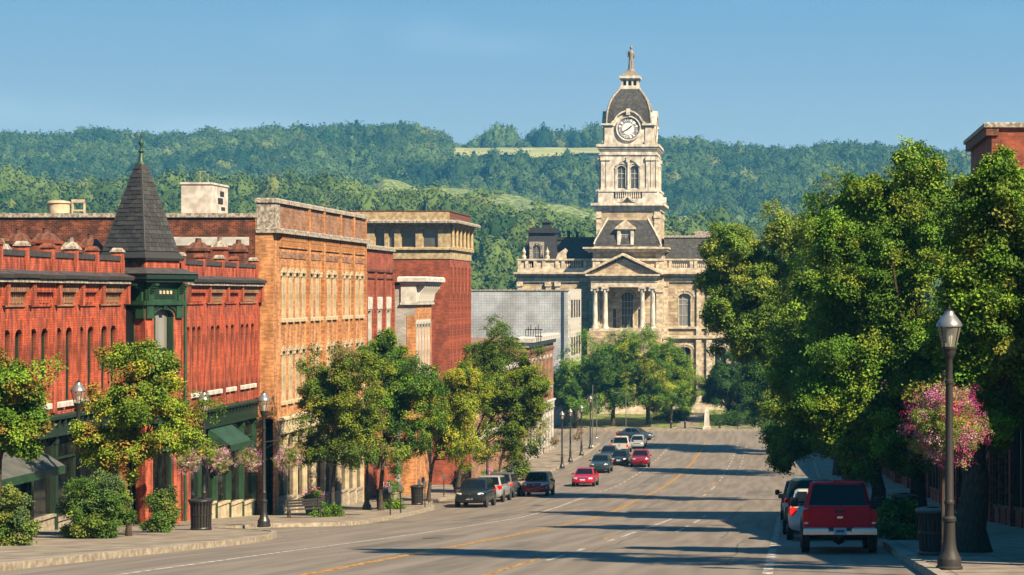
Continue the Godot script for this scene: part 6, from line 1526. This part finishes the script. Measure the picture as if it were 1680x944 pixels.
func build_street() -> void:
	lamp_post("large grey lamp post at the right edge in front of the flower basket", gnd(3.25, 36.4, 0.14), 5.25, true)
	var gl := [Color(0.10, 0.14, 0.03), Color(0.17, 0.19, 0.04), Color(0.07, 0.10, 0.02)]
	basket("big round basket of pink petunias behind the grey lamp post", pt(1553, 700, 38.2), 0.8, 2600, 201, gl, PINKS, 0.55)
	# slim pole that carries that basket
	var o := thing("basket_pole", "slim brown pole that carries the big flower basket", "pole", gnd(3.32, 38.7, 0.14))
	var m := MB.new(); m.tube(Vector3.ZERO, Vector3(0, 4.1, 0), 0.045, 0.04, 8); obj("pole", m, M.bark, o)
	m = MB.new(); m.tube(Vector3(0, 4.05, 0), Vector3(0.02, 4.05, 0.5), 0.02, 0.02, 6); m.tube(Vector3(0.02, 4.05, 0.5), Vector3(0.02, 3.6, 0.5), 0.006, 0.006, 4); obj("arm", m, M.iron, o)
	var lamps := [["first left lamp post behind the bush below the awning", -24.4, 63.0, 5.3], ["lamp post behind the slatted trash can before the red shopfront", -23.0, 72.2, 5.4], ["full length lamp post on the rounded kerb before the orange block", -20.75, 72.6, 5.4], ["lamp post half hidden by the olive green tree", -23.4, 102.0, 5.2], ["lamp post beside the tallest left tree", -22.9, 140.0, 5.2], ["far lamp post level with the red sedan", -21.7, 177.0, 5.6], ["far lamp post second beyond the red sedan", -22.2, 188.0, 5.6], ["far lamp post with a pinkish basket near the square", -22.4, 200.0, 5.6], ["last left lamp post before the side street", -22.6, 211.0, 6.2]]
	var bk := 0
	for L in lamps:
		var p := gnd(L[1], L[2], 0.14); var lp := lamp_post(L[0], p, L[3])
		var offs: Array = {1: [Vector3(0.62, 0, 0.2), Vector3(-0.5, 0, 0.5)], 2: [Vector3(-0.6, 0, -0.2), Vector3(0.85, 0, -0.3)], 3: [Vector3(-0.75, 0, 0.2), Vector3(0.75, 0, 0.3)], 5: [Vector3(-0.7, 0, 0.1)], 6: [Vector3(0.7, 0, 0.1)], 7: [Vector3(-0.1, 0, 0.7)]}.get(lamps.find(L), [])
		for off in offs:
			bracket(lp, off, 3.45)
			basket(["pink hanging basket hidden in the yellow green tree, right of its lamp", "pink hanging basket left of the lamp behind the trash can", "pinkish hanging basket left of the lamp on the rounded kerb", "flowering hanging basket right of the lamp on the rounded kerb", "pale pink hanging basket left of the lamp behind the olive tree", "pink hanging basket right of the lamp behind the olive tree", "hanging basket on the lamp nearest the red sedan", "hanging basket on the second lamp past the red sedan", "pinkish hanging basket on the lamp near the square"][bk], p + off + Vector3(0, 2.65, 0), 0.52, 420, 210 + bk, gl, [Color(0.42, 0.12, 0.26), Color(0.55, 0.3, 0.4), Color(0.3, 0.06, 0.2), Color(0.62, 0.45, 0.5)], 0.55)
			bk += 1
	trash_can("slatted trash can by the kerb in front of the red shopfront", gnd(-21.45, 67.0, 0.14), 1.18, 0.42)
	trash_can("trash can between the olive green and dark green trees", gnd(-22.7, 103.0, 0.14), 1.2, 0.42)
	trash_can("trash can at the dark green tree trunk", gnd(-22.0, 109.0, 0.14), 1.2, 0.4)
	trash_can("slatted trash can in shade beside the grey lamp post", gnd(3.5, 43.4, 0.14), 1.15, 0.4)
	trash_can("black trash can in deep shade ahead of the red pickup", gnd(3.9, 60.5, 0.14), 1.4, 0.42)
	bench("black iron bench before the orange brick shopfront", gnd(-23.2, 88.0, 0.14), 0.5)
	bench("dark iron bench in shade on the right pavement", gnd(4.6, 55.0, 0.14), -1.2)
	bench("dark bench by the kerb of the courthouse lawn", gnd(-5.2, 239.5, 0.14), 0.1, 2.6)
	for i in 9:
		var d: float = [93.5, 97.0, 106.0, 110.5, 115.0, 122.0, 131.0, 140.0, 152.0][i]
		o = thing("parking_meter", "parking meter " + ["nearest to us, just past the iron bench", "between the olive green tree and the second trash can", "beside the trash can between two trees", "at the dark green tree, level with the charcoal car", "under the bright yellow green tree", "level with the grey car third in the left row", "level with the maroon car, under the tallest tree", "at the far lamp beside the tallest left tree", "farthest down the kerb, before the corner building"][i], "parking meter", gnd(curb(d) - 0.55, d, 0.14), "parking meters along the left kerb")
		m = MB.new(); m.tube(Vector3.ZERO, Vector3(0, 1.15, 0), 0.035, 0.03, 6); obj("post", m, M.iron, o)
		m = MB.new(); m.loft([rrect(0.09, 1.15, 1.5, -0.06, 10, 3), rrect(0.11, 1.13, 1.52, 0.0, 10, 3), rrect(0.09, 1.15, 1.5, 0.06, 10, 3)]); m.smooth(50); obj("meter_head", m, M.lampcap, o)
	for i in 4:
		var d: float = [95.0, 113.0, 134.0, 146.0][i]
		o = thing("planter", ["concrete planter before the orange shopfront", "concrete planter under the bright yellow green tree", "concrete planter under the tallest left tree", "concrete planter beyond the maroon car"][i], "planter", gnd(-24.6 + 0.3 * i, d, 0.14))
		m = MB.new(); m.lathe([[0.32, 0], [0.36, 0.05], [0.48, 0.55], [0.55, 0.6], [0.55, 0.66], [0.47, 0.66]], 12); m.smooth(40); obj("pot", m, M.kerb, o)
		crown(o, "foliage", [[Vector3(0, 0.85, 0), Vector3(0.55, 0.4, 0.55)]], 260, 0.45, GREENS, 400 + i, 9, 0.4)
		crown(o, "flowers", [[Vector3(0, 0.95, 0), Vector3(0.55, 0.35, 0.55)]], 120, 0.6, PINKS, 410 + i, 9, 0.5, M.petal, true)
	# poles near the square
	for q in [["slim pale pole on the square beside the left corner", 979, 655, 226.0, 0], ["tall slim mast with a short arm behind the parked cars", 1027, 645, 229.0, 1], ["tall grey pole beside the last left lamp post", 972.5, 632, 214.0, 0]]:
		var d: float = q[3]; var x: float = (q[1] - 1290.0) * d / FOC
		o = thing("street_pole", q[0], "pole", gnd(x, d, 0.0)); var h: float = CY + (485.0 - q[2]) * d / FOC - gy(d)
		m = MB.new(); m.lathe([[0.12, 0], [0.12, 0.2], [0.06, 0.3]], 8); m.tube(Vector3(0, 0.2, 0), Vector3(0, h, 0), 0.06, 0.045, 8); obj("pole", m, M.lampcap, o)
		if q[4]:
			m = MB.new(); m.tube(Vector3(0, h - 0.03, 0), Vector3(-1.0, h, 0), 0.04, 0.03, 6); m.bev(-1.3, -0.9, h - 0.04, h + 0.06, -0.1, 0.1, 0.03); obj("lamp_arm", m, M.lampcap, o)
	o = thing("stone_marker", "slim pale stone pillar at the foot of the courthouse walk", "monument", gnd(-10.35, 238.6, 0.14))
	m = MB.new(); m.bev(-0.5, 0.5, 0, 0.35, -0.5, 0.5, 0.05); m.frus(-0.34, 0.34, -0.34, 0.34, 0.35, -0.26, 0.26, -0.26, 0.26, 2.35); m.frus(-0.26, 0.26, -0.26, 0.26, 2.35, 0, 0.001, 0, 0.001, 2.8); obj("pillar", m, M.palestone, o)
	for q in [["short dark bollard left of the lawn path", 1124, 700], ["short dark bollard right of the stone pillar", 1181, 704], ["small dark post on the lawn edge left of the hedge", 1101, 690]]:
		var d := 239.6; o = thing("bollard", q[0], "bollard", gnd((q[1] - 1290.0) * d / FOC, d, 0.14), "bollards along the square")
		m = MB.new(); m.lathe([[0.17, 0], [0.17, 0.1], [0.12, 0.15], [0.12, 0.8], [0.16, 0.85], [0.12, 0.95], [0.03, 1.02]], 10); m.smooth(40); obj("post", m, M.iron, o)
	# vehicles: nose up the street unless away
	car("pickup", "truckred", "dark red pickup truck parked at the right kerb, seen from behind", "pickup truck", 1.42, 50.9, true, "")
	var GR := "cars parked along the right kerb"
	car("suv", "pearl", "pale car parked just ahead of the red pickup", "car", 0.98, 61.6, true, GR)
	car("suv", "darkgreen", "tall dark green car second ahead of the red pickup", "car", 0.9, 68.6, true, GR).scale = Vector3(1.08, 1.22, 1.1)
	car("pickup", "black", "black pickup truck deep in shade between the right parked cars", "pickup truck", 0.75, 90.5, true, GR)
	car("sedan", "black", "black car third ahead of the red pickup in tree shade", "car", 1.35, 75.5, true, GR)
	car("suv", "grey", "grey car deep in the shade beyond the black one on the right", "car", 1.4, 83.0, true, GR)
	car("sedan", "silver", "silver car farthest along the shaded right kerb", "car", 1.4, 97.0, true, GR)
	var GL := "cars parked along the left kerb"
	car("suv", "charcoal", "charcoal car at the front of the left parked row", "car", -18.75, 110.4, false, GL)
	car("suv", "silver", "silver car directly behind the charcoal car, facing away", "car", -19.0, 118.4, true, GL)
	car("suv", "grey", "grey car third in the left parked row", "car", -19.4, 125.6, true, GL)
	car("suv", "maroon", "maroon car with headlights towards us beyond the silver car", "car", -17.35, 127.8, false, "cars on the left half of the street")
	car("sedan", "cherry", "bright red sedan driving towards us down the left lane", "car", -16.3, 148.5, false, "cars on the left half of the street")
	car("suv", "teal", "dark teal car right behind the bright red sedan", "car", -17.5, 173.0, false, GL)
	car("sedan", "black", "black car between the teal car and the dark red one in the lane", "car", -16.9, 186.5, false, GL)
	car("suv", "maroon", "dark red car out in the lane behind the black car, facing us", "car", -14.6, 183.3, false, "cars on the left half of the street", 0.06)
	car("sedan", "charcoal", "dark low car at the kerb behind the teal car", "car", -18.9, 195.5, false, GL)
	car("pickup", "pearl", "white pickup truck far down the left row", "pickup truck", -18.6, 206.5, true, GL)
	car("sedan", "silver", "silver car near the square in the left row", "car", -17.4, 214.5, false, GL)
	car("sedan", "blue", "blue grey car crossing the square behind the parked row", "car", -18.6, 226.0, false, "cars on the left half of the street", 1.2)

func wisps() -> ImageTexture: # thin high cloud
	var nz := FastNoiseLite.new(); nz.seed = 61; nz.frequency = 0.9; nz.fractal_octaves = 5
	var w := 768; var h := 384; var out := PackedByteArray(); out.resize(w * h * 4)
	for y in h:
		var up := PI * (0.5 - (y + 0.5) / h)
		for x in w:
			var a := TAU * x / w
			var p := Vector3(cos(a) * cos(up) * 1.6, sin(up) * 11.0, sin(a) * cos(up) * 1.6)
			var c := smoothstep(0.1, 0.6, nz.get_noise_3dv(p * 1.7)) * smoothstep(0.03, 0.15, up)
			var i := (y * w + x) * 4
			out[i] = 235; out[i + 1] = 235; out[i + 2] = 240; out[i + 3] = int(c * 255)
	return ImageTexture.create_from_image(Image.create_from_data(w, h, false, Image.FORMAT_RGBA8, out))

func _ready() -> void:
	rng.seed = 12345
	hn.seed = 4; hn.frequency = 0.012; hn.fractal_octaves = 3
	var cam := Camera3D.new(); cam.name = "camera"; add_child(cam)
	cam.position = Vector3(0, CY, 0); cam.projection = Camera3D.PROJECTION_FRUSTUM; cam.near = 0.5; cam.far = 8000.0
	cam.size = 944.0 / FOC * cam.near; cam.frustum_offset = Vector2((840.0 - 1290.0) / FOC, (485.0 - 472.0) / FOC) * cam.near
	cam.current = true
	var sky := ProceduralSkyMaterial.new()
	sky.sky_top_color = lin(0.002, 0.092, 0.205); sky.sky_horizon_color = lin(0.212, 0.224, 0.19); sky.sky_curve = 0.0857
	sky.ground_horizon_color = lin(0.12, 0.14, 0.15); sky.ground_bottom_color = lin(0.04, 0.04, 0.035)
	sky.sun_angle_max = 12.0; sky.sun_curve = 0.1
	sky.sky_cover = wisps(); sky.sky_cover_modulate = Color(1, 1, 1, 0.1)
	var env := Environment.new(); env.background_mode = Environment.BG_SKY; env.sky = Sky.new(); env.sky.sky_material = sky
	env.tonemap_mode = Environment.TONE_MAPPER_LINEAR; env.tonemap_exposure = 3.2
	env.ssao_enabled = true; env.ssil_enabled = true; env.sdfgi_enabled = true
	env.fog_enabled = true; env.fog_density = 0.00016; env.fog_light_color = lin(0.10, 0.42, 0.80); env.fog_sky_affect = 0.0
	var we := WorldEnvironment.new(); we.name = "environment"; we.environment = env; add_child(we)
	var sun := DirectionalLight3D.new(); sun.name = "sun"; sun.light_energy = 1.6; sun.light_angular_distance = 0.5; sun.light_color = Color(1.0, 0.91, 0.76); sun.shadow_enabled = true
	var to := Vector3(0.59, 0.66, 0.47).normalized()
	sun.basis = Basis.looking_at(-to, Vector3.UP); add_child(sun)
	make_materials()
	build_ground()
	build_hills()
	build_courthouse()
	build_red()
	build_orange()
	build_row()
	build_right()
	build_trees()
	build_street()
